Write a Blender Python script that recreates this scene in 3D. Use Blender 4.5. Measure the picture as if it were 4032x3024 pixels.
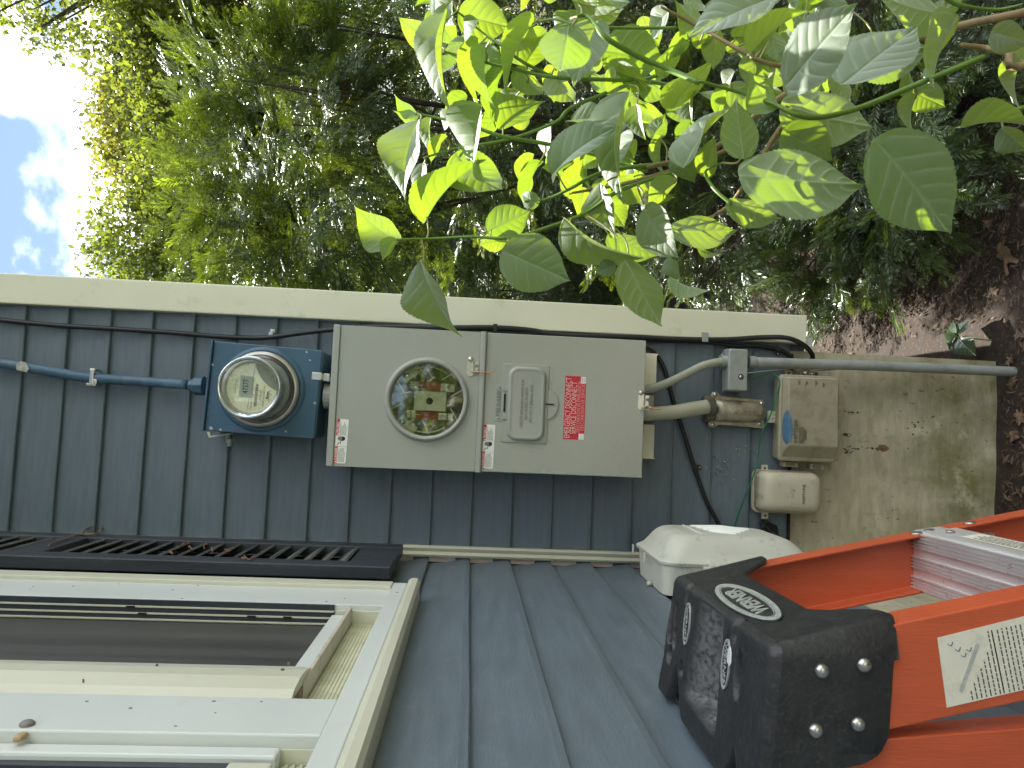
import bpy, bmesh, math, random
import numpy as np
from mathutils import Vector, Matrix
for _o in list(bpy.data.objects): bpy.data.objects.remove(_o)
R = math.radians
scn = bpy.context.scene
col = scn.collection
random.seed(7)
rng = np.random.default_rng(7)

# ------------------------------------------------------------------ camera
CAM = np.array([0.3378, -1.7982, 1.3736])
YAW, PITCH, ROLL, FPX = 0.0586, -0.0570, 0.0462, 2788.3
def _axes():
    cy, sy, cp, sp = math.cos(YAW), math.sin(YAW), math.cos(PITCH), math.sin(PITCH)
    f = np.array([sy*cp, cy*cp, sp]); r = np.array([cy, -sy, 0.0]); u = np.cross(r, f)
    c, s = math.cos(ROLL), math.sin(ROLL)
    return f, c*r+s*u, -s*r+c*u
CF, CR, CU = _axes()
cd = bpy.data.cameras.new('camera'); cam = bpy.data.objects.new('camera', cd); col.objects.link(cam)
cd.sensor_width = 36.0; cd.lens = FPX/4032*36.0; cd.clip_start = 0.02; cd.clip_end = 800
m = Matrix.Identity(4)
for i, ax in enumerate((-CU, CR, -CF)):          # the phone was held sideways: picture left is up
    for j in range(3): m[j][i] = ax[j]
m.translation = Vector(CAM)
cam.matrix_world = m
scn.camera = cam
scn.render.resolution_x, scn.render.resolution_y = 1024, 768

# ------------------------------------------------------------------ light
SUN_EL, SUN_AZ = R(54), R(6)                     # azimuth from +Y towards +X
SUN = np.array([math.sin(SUN_AZ)*math.cos(SUN_EL), math.cos(SUN_AZ)*math.cos(SUN_EL), math.sin(SUN_EL)])
w = bpy.data.worlds.new('World'); scn.world = w; w.use_nodes = True
nt = w.node_tree; nt.nodes.clear()
out = nt.nodes.new('ShaderNodeOutputWorld')
sky = nt.nodes.new('ShaderNodeTexSky'); sky.sky_type = 'NISHITA'; sky.sun_disc = False
sky.sun_elevation = SUN_EL; sky.sun_rotation = SUN_AZ; sky.air_density = 1.0; sky.dust_density = 0.05
bg = nt.nodes.new('ShaderNodeBackground'); bg.inputs[1].default_value = 0.05
bgc = nt.nodes.new('ShaderNodeBackground'); bgc.inputs[0].default_value = (1, .985, .96, 1); bgc.inputs[1].default_value = 1.35
tc = nt.nodes.new('ShaderNodeTexCoord'); mp = nt.nodes.new('ShaderNodeMapping')
mp.inputs['Location'].default_value = (6.02, 2.5, 0.9); mp.inputs['Scale'].default_value = (1, 1, 1.5)
nz = nt.nodes.new('ShaderNodeTexNoise'); nz.inputs['Scale'].default_value = 2.3; nz.inputs['Detail'].default_value = 7; nz.inputs['Roughness'].default_value = .52
rp = nt.nodes.new('ShaderNodeValToRGB'); rp.color_ramp.elements[0].position = .468; rp.color_ramp.elements[1].position = .60
rp.color_ramp.elements[0].color = (.02, .02, .02, 1)
mx = nt.nodes.new('ShaderNodeMixShader')
L = nt.links.new
L(tc.outputs['Generated'], mp.inputs[0]); L(mp.outputs[0], nz.inputs['Vector']); L(nz.outputs[0], rp.inputs[0])
L(sky.outputs[0], bg.inputs[0]); L(rp.outputs[0], mx.inputs[0]); L(bg.outputs[0], mx.inputs[1]); L(bgc.outputs[0], mx.inputs[2]); L(mx.outputs[0], out.inputs[0])
sd = bpy.data.lights.new('sun', 'SUN'); sd.energy = 3.9; sd.angle = R(.5); sd.color = (1, .95, .86)
so = bpy.data.objects.new('sun', sd); col.objects.link(so)
so.rotation_euler = Vector(SUN).to_track_quat('Z', 'Y').to_euler(); so.location = (2, 4, 9)
scn.view_settings.view_transform = 'Standard'; scn.view_settings.look = 'None'
scn.view_settings.exposure = 1.93; scn.view_settings.gamma = 1; scn.view_settings.use_curve_mapping = False
scn.render.engine = 'CYCLES'
scn.cycles.max_bounces = 8; scn.cycles.transparent_max_bounces = 12

# ------------------------------------------------------------------ photo pixel -> place helpers (pixels of the 4032 wide photo)
def ray(px, py):
    d = CF*FPX - CU*(px-2016) - CR*(py-1512)
    return d/FPX
def atY(px, py, y):
    d = ray(px, py); return CAM + d*((y-CAM[1])/d[1])
def atX(px, py, x):
    d = ray(px, py); return CAM + d*((x-CAM[0])/d[0])
def atZ(px, py, z):
    d = ray(px, py); return CAM + d*((z-CAM[2])/d[2])
def atD(px, py, dep): return CAM + ray(px, py)*dep
def wl(px, py, c=0.0):                            # back wall frame (right, up) at c metres out from the siding
    p = atY(px, py, -c); return (p[0], p[2])

# ------------------------------------------------------------------ scene tree helpers
def tag(o, label=None, cat=None, group=None, kind=None):
    if label: o['label'] = label
    if cat: o['category'] = cat
    if group: o['group'] = group
    if kind: o['kind'] = kind
    return o
def thing(name, label, cat, loc=(0, 0, 0), group=None):
    o = bpy.data.objects.new(name, None); o.empty_display_size = .05; o.location = loc; col.objects.link(o)
    return tag(o, label, cat, group)
def origin(o):
    v = Vector((0, 0, 0))
    while o is not None: v += Vector(o.location); o = o.parent
    return v
def link(name, me, mats, parent=None, smooth=False, bevel=0, seg=2, loc=None):
    for mt in (mats if isinstance(mats, (list, tuple)) else [mats]): me.materials.append(mt)
    o = bpy.data.objects.new(name, me); col.objects.link(o)
    if parent is not None: o.parent = parent
    if loc is not None: o.location = loc
    if smooth: me.polygons.foreach_set('use_smooth', [True]*len(me.polygons))
    if bevel:
        md = o.modifiers.new('Bevel', 'BEVEL'); md.width = bevel; md.segments = seg; md.limit_method = 'ANGLE'; md.angle_limit = R(38)
    return o

WALL = lambda a, b, c: (a, -c, b)                 # right, up, out of the back wall
LEFT = lambda a, b, c: (c, a, b)                  # right, up, out of the left wall
WORLD = lambda a, b, c: (a, b, c)
class MB:
    def __init__(s, fr=WORLD): s.v = []; s.f = []; s.fr = fr
    def pt(s, *p): s.v.append(s.fr(*p)); return len(s.v)-1
    def box(s, a0, a1, b0, b1, c0, c1):
        i = len(s.v)
        for c in (c0, c1):
            for a, b in ((a0, b0), (a1, b0), (a1, b1), (a0, b1)): s.v.append(s.fr(a, b, c))
        s.f += [(i, i+3, i+2, i+1), (i+4, i+5, i+6, i+7), (i, i+1, i+5, i+4), (i+1, i+2, i+6, i+5), (i+2, i+3, i+7, i+6), (i+3, i, i+4, i+7)]
        return s
    def prism(s, poly, c0, c1):                   # polygon (a,b) counter-clockwise, extruded c0..c1
        n = len(poly); i = len(s.v)
        for c in (c0, c1):
            for a, b in poly: s.v.append(s.fr(a, b, c))
        s.f.append(tuple(i+n-1-k for k in range(n))); s.f.append(tuple(i+n+k for k in range(n)))
        for k in range(n):
            q = (k+1) % n; s.f.append((i+k, i+q, i+n+q, i+n+k))
        return s
    def loft(s, rings, cap0=True, cap1=True):     # list of rings of (a,b,c)
        n = len(rings[0]); base = len(s.v)
        for r in rings:
            for p in r: s.v.append(s.fr(*p))
        for k in range(len(rings)-1):
            i = base+k*n; j = i+n
            for q in range(n):
                t = (q+1) % n; s.f.append((i+q, i+t, j+t, j+q))
        if cap0: s.f.append(tuple(base+n-1-k for k in range(n)))
        if cap1: e = base+(len(rings)-1)*n; s.f.append(tuple(e+k for k in range(n)))
        return s
    def lathe(s, ca, cb, prof, n=32, cap0=True, cap1=True):   # prof: (radius, c)
        rings = [[(ca+r*math.cos(2*math.pi*k/n), cb+r*math.sin(2*math.pi*k/n), c) for k in range(n)] for r, c in prof]
        return s.loft(rings, cap0, cap1)
    def rr(s, levels, n=5, cap0=True, cap1=True): # levels: (c, a0, a1, b0, b1, radius): rounded rectangles lofted
        return s.loft([[(a, b, c) for a, b in rrect(a0, a1, b0, b1, r, n)] for c, a0, a1, b0, b1, r in levels], cap0, cap1)
    def tube(s, pts, r, n=8, cap=True, sm=True):  # in world axes through s.fr already applied points
        P = [Vector(s.fr(*p)) for p in pts]
        if sm and len(P) > 2: P, r = spline(P, r)
        elif not isinstance(r, (list, tuple)): r = [r]*len(P)
        base = len(s.v); prev = None
        for k, p in enumerate(P):
            t = (P[min(k+1, len(P)-1)]-P[max(k-1, 0)])
            t = t.normalized() if t.length > 1e-9 else Vector((0, 0, 1))
            if prev is None:
                nn = t.orthogonal().normalized()
            else:
                nn = prev - t*prev.dot(t)
                nn = nn.normalized() if nn.length > 1e-6 else t.orthogonal().normalized()
            prev = nn; b = t.cross(nn)
            for q in range(n):
                an = 2*math.pi*q/n
                s.v.append(tuple(p + (nn*math.cos(an)+b*math.sin(an))*r[k]))
        for k in range(len(P)-1):
            i = base+k*n; j = i+n
            for q in range(n):
                u = (q+1) % n; s.f.append((i+q, i+u, j+u, j+q))
        if cap:
            s.f.append(tuple(base+n-1-k for k in range(n))); e = base+(len(P)-1)*n; s.f.append(tuple(e+k for k in range(n)))
        return s
    def dome(s, ca, cb, c, r, h, n=12): # rivet or screw head
        return s.lathe(ca, cb, [(r, c), (r, c+h*.25), (r*.82, c+h*.7), (r*.45, c+h*.95), (r*.1, c+h)], n)
    def build(s, name, mat, parent=None, smooth=False, bevel=0, seg=2, loc=None):
        me = bpy.data.meshes.new(name)
        o0 = origin(parent) if parent is not None else Vector((0, 0, 0))
        if loc is None and parent is None and s.v:
            pass
        L0 = Vector(loc) if loc is not None else Vector((0, 0, 0))
        me.from_pydata([tuple(Vector(v)-o0-L0) for v in s.v], [], s.f); me.update()
        bm = bmesh.new(); bm.from_mesh(me); bmesh.ops.recalc_face_normals(bm, faces=bm.faces[:]); bm.to_mesh(me); bm.free()
        return link(name, me, mat, parent, smooth, bevel, seg, loc)
def rrect(a0, a1, b0, b1, r, n=5):
    r = min(r, (a1-a0)/2-1e-5, (b1-b0)/2-1e-5); out = []
    for cx, cy, s in ((a1-r, b1-r, 0), (a0+r, b1-r, 90), (a0+r, b0+r, 180), (a1-r, b0+r, 270)):
        for k in range(n+1):
            t = R(s+90*k/n); out.append((cx+r*math.cos(t), cy+r*math.sin(t)))
    return out
def spline(P, r, m=5):
    rr_ = r if isinstance(r, (list, tuple)) else [r]*len(P)
    Q = []; S = []
    for k in range(len(P)-1):
        p0 = P[max(k-1, 0)]; p1 = P[k]; p2 = P[k+1]; p3 = P[min(k+2, len(P)-1)]
        for j in range(m):
            t = j/m
            Q.append(.5*((2*p1)+(p2-p0)*t+(2*p0-5*p1+4*p2-p3)*t*t+(3*p1-p0-3*p2+p3)*t**3)); S.append(rr_[k]*(1-t)+rr_[k+1]*t)
    Q.append(P[-1]); S.append(rr_[-1]); return Q, S
def grid_mesh(name, V, F, mats, parent=None, smooth=False, tint=None, kind=None):
    """numpy verts (n,3) world, quads (m,4)"""
    me = bpy.data.meshes.new(name); o0 = np.array(origin(parent)) if parent is not None else np.zeros(3)
    V = np.asarray(V, dtype=np.float32)-o0.astype(np.float32); F = np.asarray(F, dtype=np.int32); k = F.shape[1]
    me.vertices.add(len(V)); me.vertices.foreach_set('co', V.ravel())
    me.loops.add(F.size); me.loops.foreach_set('vertex_index', F.ravel())
    me.polygons.add(len(F)); me.polygons.foreach_set('loop_start', np.arange(0, F.size, k, dtype=np.int32))
    me.polygons.foreach_set('loop_total', np.full(len(F), k, dtype=np.int32))
    me.update(calc_edges=True)
    if tint is not None:
        at = me.attributes.new('tint', 'FLOAT', 'POINT'); at.data.foreach_set('value', np.asarray(tint, dtype=np.float32))
    o = link(name, me, mats, parent, smooth)
    if kind: o['kind'] = kind
    return o
FONT = {}
def text(s, fr, a, b, c, size, mat, parent, name='lettering', sx=1.0, rot=0.0, align='CENTER', ext=0.0, bold=0.0):
    """flat lettering in frame fr; baseline centre at (a,b), out at c; rot in degrees anticlockwise"""
    cu = bpy.data.curves.new('t', 'FONT'); cu.body = s; cu.size = size; cu.align_x = align; cu.extrude = ext; cu.offset = bold; cu.resolution_u = 2
    to = bpy.data.objects.new('t', cu); col.objects.link(to)
    bpy.context.view_layer.update()
    me = bpy.data.meshes.new_from_object(to.evaluated_get(bpy.context.evaluated_depsgraph_get()))
    bpy.data.objects.remove(to); bpy.data.curves.remove(cu)
    o0 = origin(parent); ct, st = math.cos(R(rot)), math.sin(R(rot))
    for v in me.vertices:
        x, y = v.co.x*sx, v.co.y
        v.co = Vector(fr(a+x*ct-y*st, b+x*st+y*ct, c+v.co.z+ext))-o0
    me.materials.clear(); me.name = name
    return link(name, me, mat, parent)

# ------------------------------------------------------------------ materials
def M(name, rgb, rough=.5, metal=0.0, var=0.0, vscale=30, bump=0.0, bscale=80, stretch=(1, 1, 1), spec=.5, dirt=None, dirt_amt=.0, dscale=14, dlo=.5, dhi=.68, coat=0):
    mt = bpy.data.materials.new(name); mt.use_nodes = True; n = mt.node_tree; p = n.nodes['Principled BSDF']; lk = n.links.new
    p.inputs['Base Color'].default_value = (*rgb, 1); p.inputs['Roughness'].default_value = rough; p.inputs['Metallic'].default_value = metal
    p.inputs['Specular IOR Level'].default_value = spec; p.inputs['Coat Weight'].default_value = coat
    tcn = n.nodes.new('ShaderNodeTexCoord'); mpn = n.nodes.new('ShaderNodeMapping'); mpn.inputs['Scale'].default_value = stretch
    gm = n.nodes.new('ShaderNodeNewGeometry'); lk(gm.outputs['Position'], mpn.inputs[0])
    cur = None
    if var:
        a = n.nodes.new('ShaderNodeTexNoise'); a.inputs['Scale'].default_value = vscale; a.inputs['Detail'].default_value = 6; lk(mpn.outputs[0], a.inputs['Vector'])
        mr = n.nodes.new('ShaderNodeMapRange'); mr.inputs['From Min'].default_value = .25; mr.inputs['From Max'].default_value = .75
        mr.inputs['To Min'].default_value = 1-var; mr.inputs['To Max'].default_value = 1+var; lk(a.outputs[0], mr.inputs[0])
        hs = n.nodes.new('ShaderNodeMixRGB'); hs.blend_type = 'MULTIPLY'; hs.inputs[0].default_value = 1; hs.inputs[1].default_value = (*rgb, 1)
        lk(mr.outputs[0], hs.inputs[2]); cur = hs.outputs[0]
        mr2 = n.nodes.new('ShaderNodeMapRange'); mr2.inputs['To Min'].default_value = max(0, rough-var*.4); mr2.inputs['To Max'].default_value = min(1, rough+var*.4)
        lk(a.outputs[0], mr2.inputs[0]); lk(mr2.outputs[0], p.inputs['Roughness'])
    if dirt:
        d = n.nodes.new('ShaderNodeTexNoise'); d.inputs['Scale'].default_value = dscale; d.inputs['Detail'].default_value = 9; d.inputs['Roughness'].default_value = .68
        lk(gm.outputs['Position'], d.inputs['Vector'])
        rm = n.nodes.new('ShaderNodeMapRange'); rm.inputs['From Min'].default_value = dlo; rm.inputs['From Max'].default_value = dhi; rm.inputs['To Max'].default_value = dirt_amt
        lk(d.outputs[0], rm.inputs[0])
        mm = n.nodes.new('ShaderNodeMixRGB'); lk(rm.outputs[0], mm.inputs[0])
        if cur is not None: lk(cur, mm.inputs[1])
        else: mm.inputs[1].default_value = (*rgb, 1)
        mm.inputs[2].default_value = (*dirt, 1); cur = mm.outputs[0]
    if cur is not None: lk(cur, p.inputs['Base Color'])
    if bump:
        b = n.nodes.new('ShaderNodeTexNoise'); b.inputs['Scale'].default_value = bscale; b.inputs['Detail'].default_value = 5; lk(mpn.outputs[0], b.inputs['Vector'])
        bn = n.nodes.new('ShaderNodeBump'); bn.inputs['Strength'].default_value = bump; bn.inputs['Distance'].default_value = .002
        lk(b.outputs[0], bn.inputs['Height']); lk(bn.outputs[0], p.inputs['Normal'])
    return mt
def nodes(mt): return mt.node_tree, mt.node_tree.nodes['Principled BSDF']

m_siding = M('siding_paint', (.116, .149, .176), .50, var=.12, vscale=9, bump=.35, bscale=60, stretch=(1, 1, 9), dirt=(.20, .21, .20), dirt_amt=.35, dscale=38, dlo=.62, dhi=.78)
m_siding_l = M('siding_paint_left', (.116, .149, .176), .36, var=.16, vscale=7, bump=.35, bscale=60, stretch=(1, 1, 9), dirt=(.22, .24, .25), dirt_amt=.4, dscale=26, dlo=.56, dhi=.76)
m_trim = M('cream_trim', (.71, .705, .535), .45, var=.05, vscale=6, bump=.08, bscale=90, dirt=(.30, .33, .16), dirt_amt=.55, dscale=10, dlo=.58, dhi=.75)
m_white = M('white_vinyl', (.58, .615, .58), .35, var=.04, vscale=8, dirt=(.42, .40, .28), dirt_amt=.35, dscale=17, dlo=.6, dhi=.8)
m_cream = M('cream_vinyl', (.56, .56, .44), .38, var=.05, vscale=8, dirt=(.36, .34, .2), dirt_amt=.45, dscale=15, dlo=.58, dhi=.8)
m_yellowed = M('stained_sill', (.60, .60, .42), .5, var=.1, vscale=22, dirt=(.30, .27, .08), dirt_amt=.7, dscale=20, dlo=.45, dhi=.75)
m_pink = M('primer_wall', (.72, .60, .52), .7, var=.1, vscale=25)
m_shutter = M('shutter_paint', (.032, .037, .046), .5, var=.3, vscale=25, bump=.5, bscale=70, stretch=(1, 1, .15), dirt=(.09, .09, .085), dirt_amt=.5, dscale=40, dlo=.55, dhi=.8)
m_slat_lit = M('slat_paint_lit', (.13, .14, .135), .55, var=.35, vscale=20, dirt=(.16, .16, .13), dirt_amt=.6, dscale=30, dlo=.5, dhi=.8)  # lighter than the shutter paint: bounced light put into the slat colour
m_dark = M('dark_interior', (.012, .012, .012), .8)
m_panel = M('grey_enamel', (.37, .38, .325), .27, var=.03, vscale=5, bump=.22, bscale=330, spec=.8)
m_panel_edge = M('grey_enamel_plain', (.37, .38, .33), .32, var=.03, vscale=20, bump=.05, bscale=200)
m_blue = M('blue_paint', (.046, .105, .165), .40, var=.14, vscale=20, bump=.22, bscale=130, dirt=(.10, .13, .15), dirt_amt=.6, dscale=30, dlo=.58, dhi=.75)
m_bluechip = M('chipped_paint', (.42, .46, .42), .6, var=.3, vscale=80)
m_pvc = M('grey_pvc', (.300, .325, .300), .42, var=.08, vscale=25, bump=.06, bscale=120, dirt=(.12, .12, .08), dirt_amt=.35, dscale=22)
m_flex = M('flex_conduit', (.315, .33, .26), .45, var=.10, vscale=45, bump=.25, bscale=240, dirt=(.40, .43, .30), dirt_amt=.5, dscale=190, dlo=.5, dhi=.62)
m_putty = M('duct_putty', (.10, .095, .07), .8, var=.25, vscale=60, bump=.6, bscale=70)
m_cast = M('cast_aluminium', (.42, .39, .29), .40, .6, var=.2, vscale=40, bump=.4, bscale=160, dirt=(.12, .105, .07), dirt_amt=.8, dscale=28, dlo=.45, dhi=.7)
m_steel = M('zinc_steel', (.60, .58, .52), .32, .9, var=.15, vscale=120)
m_screw = M('screw_zinc', (.62, .60, .54), .28, .95, var=.2, vscale=200)
m_copper = M('copper_wire', (.70, .36, .20), .35, .9)
m_black = M('black_rubber', (.012, .012, .012), .45, var=.2, vscale=60)
m_green = M('green_wire', (.012, .16, .06), .4)
m_wire = M('pale_wire', (.45, .45, .34), .5)
m_beige = M('beige_plastic', (.345, .315, .225), .55, var=.08, vscale=16, bump=.05, bscale=180, dirt=(.15, .14, .085), dirt_amt=.5, dscale=22)
m_beige2 = M('beige_plastic_ground', (.53, .495, .375), .5, var=.07, vscale=14, bump=.05, bscale=150, dirt=(.10, .095, .06), dirt_amt=.65, dscale=24, dlo=.55, dhi=.74)
m_encl = M('weathered_white_plastic', (.60, .605, .52), .5, var=.06, vscale=12, dirt=(.22, .21, .16), dirt_amt=.6, dscale=30, dlo=.56, dhi=.74)
m_rib = M('clean_white_plastic', (.86, .88, .84), .45)
m_bluesplash = M('blue_splash', (.08, .175, .27), .5, var=.3, vscale=40)
m_red = M('sticker_red', (.62, .014, .040), .38, var=.06, vscale=60)
m_stw = M('sticker_white', (.82, .84, .76), .4)
m_ink = M('ink', (.015, .015, .015), .6)
m_inkgrey = M('ink_grey', (.10, .10, .09), .6)
m_face = M('meter_face', (.84, .82, .62), .5, var=.10, vscale=60, dirt=(.33, .33, .2), dirt_amt=.5, dscale=60)
m_lcd = M('lcd', (.32, .35, .24), .3)
m_board = M('cream_board', (.75, .70, .54), .7, var=.06, vscale=30)
m_orange = M('orange_fibreglass', (.56, .104, .040), .38, var=.10, vscale=6, bump=.25, bscale=50, stretch=(14, 1, 1.2), dirt=(.24, .06, .03), dirt_amt=.55, dscale=9, dlo=.55, dhi=.8, spec=.5)
m_cap = M('black_cap_plastic', (.024, .025, .026), .46, var=.3, vscale=50, bump=.35, bscale=190, dirt=(.12, .12, .115), dirt_amt=.38, dscale=230, dlo=.53, dhi=.74)
m_capworn = M('worn_cap_plastic', (.17, .18, .195), .55, var=.3, vscale=160, bump=.4, bscale=200, dirt=(.03, .035, .03), dirt_amt=.9, dscale=45, dlo=.45, dhi=.62)
m_alu = M('aluminium', (.80, .78, .77), .40, .6, var=.18, vscale=50, stretch=(1, .15, 1), dirt=(.10, .09, .085), dirt_amt=.75, dscale=70, dlo=.60, dhi=.70)
m_silver = M('silver_print', (.62, .66, .62), .35, .5, var=.2, vscale=150)
m_label = M('paper_label', (.76, .73, .60), .6, var=.08, vscale=40, dirt=(.30, .28, .22), dirt_amt=.4, dscale=40)
m_rivet = M('steel_rivet', (.50, .50, .47), .30, .9, var=.2, vscale=200)
m_twig = M('dry_twig', (.22, .16, .11), .8, var=.3, vscale=60)
m_roof = M('roof_shingle', (.08, .075, .07), .9, var=.3, vscale=20)
m_bark = M('bark', (.060, .042, .030), .85, var=.4, vscale=30, bump=.9, bscale=40, stretch=(3, 3, .6))
m_bark_d = M('dark_bark', (.035, .030, .025), .85, var=.4, vscale=20, bump=.9, bscale=20)
m_stemg = M('green_stem', (.12, .22, .025), .5, var=.15, vscale=40)
m_stemt = M('tan_stem', (.24, .18, .08), .6, var=.25, vscale=50, bump=.4, bscale=90)
m_petiole = M('petiole_skin', (.30, .30, .12), .5, var=.2, vscale=50)

# stucco foundation: moss towards marks of its own, horizontal trowel lines, flecks
def make_stucco():
    mt = M('foundation_stucco', (.47, .43, .30), .85, var=.22, vscale=16, bump=1.0, bscale=30, stretch=(1, 1, 3.2))
    n, p = nodes(mt); lk = n.links.new
    src = p.inputs['Base Color'].links[0].from_socket
    gm = n.nodes.new('ShaderNodeNewGeometry')
    def noise(scale, det, st, lo, hi, amt):
        mpn = n.nodes.new('ShaderNodeMapping'); mpn.inputs['Scale'].default_value = st; lk(gm.outputs['Position'], mpn.inputs[0])
        t = n.nodes.new('ShaderNodeTexNoise'); t.inputs['Scale'].default_value = scale; t.inputs['Detail'].default_value = det; t.inputs['Roughness'].default_value = .65; lk(mpn.outputs[0], t.inputs['Vector'])
        r = n.nodes.new('ShaderNodeMapRange'); r.inputs['From Min'].default_value = lo; r.inputs['From Max'].default_value = hi; r.inputs['To Max'].default_value = amt; lk(t.outputs[0], r.inputs[0]); return r.outputs[0]
    sx = n.nodes.new('ShaderNodeSeparateXYZ'); lk(gm.outputs['Position'], sx.inputs[0])
    low = n.nodes.new('ShaderNodeMapRange'); low.inputs['From Min'].default_value = .48; low.inputs['From Max'].default_value = .05; lk(sx.outputs['Z'], low.inputs[0])
    moss = n.nodes.new('ShaderNodeMath'); moss.operation = 'MULTIPLY'; lk(noise(7, 9, (1, 1, .8), .36, .62, 1), moss.inputs[0]); lk(low.outputs[0], moss.inputs[1])
    def mix(fac, c):
        nonlocal src
        q = n.nodes.new('ShaderNodeMixRGB'); lk(fac, q.inputs[0]); lk(src, q.inputs[1]); q.inputs[2].default_value = (*c, 1); src = q.outputs[0]
    mix(moss.outputs[0], (.19, .185, .075))
    fl = n.nodes.new('ShaderNodeMath'); fl.operation = 'MULTIPLY'; lk(noise(70, 2, (1, 1, .55), .64, .70, .9), fl.inputs[0]); lk(noise(5, 3, (1, 1, 1), .42, .6, 1), fl.inputs[1])
    mix(fl.outputs[0], (.05, .06, .03))
    mix(noise(9, 8, (1, 1, 1), .58, .68, .6), (.60, .56, .40)); mix(noise(14, 9, (1, 1, .6), .60, .68, .7), (.22, .20, .12))
    lk(src, p.inputs['Base Color']); return mt
m_stucco = make_stucco()

def edgewear(mt, c=(.20, .20, .20), lo=.515, hi=.60, amt=.8):
    n, p = nodes(mt); lk = n.links.new; src = p.inputs['Base Color'].links[0].from_socket
    g = n.nodes.new('ShaderNodeNewGeometry'); r = n.nodes.new('ShaderNodeMapRange'); r.inputs['From Min'].default_value = lo; r.inputs['From Max'].default_value = hi; r.inputs['To Max'].default_value = amt
    lk(g.outputs['Pointiness'], r.inputs[0]); q = n.nodes.new('ShaderNodeMixRGB'); lk(r.outputs[0], q.inputs[0]); lk(src, q.inputs[1]); q.inputs[2].default_value = (*c, 1); lk(q.outputs[0], p.inputs['Base Color'])
def schlick(n, f0=.04, f1=.75, pw=4):
    lw = n.nodes.new('ShaderNodeLayerWeight'); lw.inputs[0].default_value = .5
    a = n.nodes.new('ShaderNodeMath'); a.operation = 'POWER'; a.inputs[1].default_value = pw; n.links.new(lw.outputs['Facing'], a.inputs[0])
    b = n.nodes.new('ShaderNodeMath'); b.operation = 'MULTIPLY_ADD'; b.inputs[1].default_value = f1; b.inputs[2].default_value = f0; n.links.new(a.outputs[0], b.inputs[0])
    return b.outputs[0]
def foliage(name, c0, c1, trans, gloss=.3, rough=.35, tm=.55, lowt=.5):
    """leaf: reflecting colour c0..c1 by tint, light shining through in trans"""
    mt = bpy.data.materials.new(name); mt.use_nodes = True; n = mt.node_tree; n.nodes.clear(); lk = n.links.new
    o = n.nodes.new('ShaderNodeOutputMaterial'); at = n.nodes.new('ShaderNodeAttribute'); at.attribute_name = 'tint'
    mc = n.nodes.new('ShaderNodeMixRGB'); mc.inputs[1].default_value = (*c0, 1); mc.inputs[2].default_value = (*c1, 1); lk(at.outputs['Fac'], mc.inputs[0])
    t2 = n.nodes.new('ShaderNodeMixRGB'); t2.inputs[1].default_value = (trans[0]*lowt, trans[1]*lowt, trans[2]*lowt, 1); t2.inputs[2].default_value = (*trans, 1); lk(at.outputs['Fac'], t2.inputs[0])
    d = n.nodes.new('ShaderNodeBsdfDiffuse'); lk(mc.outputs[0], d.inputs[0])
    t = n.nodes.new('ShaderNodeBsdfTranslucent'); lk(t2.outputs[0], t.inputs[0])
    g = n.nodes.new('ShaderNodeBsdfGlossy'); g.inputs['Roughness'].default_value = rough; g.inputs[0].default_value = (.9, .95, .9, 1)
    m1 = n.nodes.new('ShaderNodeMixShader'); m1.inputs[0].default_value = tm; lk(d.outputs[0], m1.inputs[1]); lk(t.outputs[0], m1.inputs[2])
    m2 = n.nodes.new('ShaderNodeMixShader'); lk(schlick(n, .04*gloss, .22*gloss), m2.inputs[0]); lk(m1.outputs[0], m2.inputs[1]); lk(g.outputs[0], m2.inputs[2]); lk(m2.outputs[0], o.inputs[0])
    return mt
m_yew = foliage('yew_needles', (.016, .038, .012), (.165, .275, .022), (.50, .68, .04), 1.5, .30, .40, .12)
m_tree1 = foliage('tree_leaves', (.025, .052, .010), (.115, .15, .018), (.38, .46, .045), .8, .35, .5, .30)
m_tree2 = foliage('autumn_leaves', (.035, .055, .010), (.15, .145, .022), (.42, .44, .05), .8, .35, .5, .32)
m_shrubl = foliage('shrub_leaves', (.025, .055, .010), (.115, .18, .02), (.38, .52, .05), 1.3, .3, .45, .25)

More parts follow.
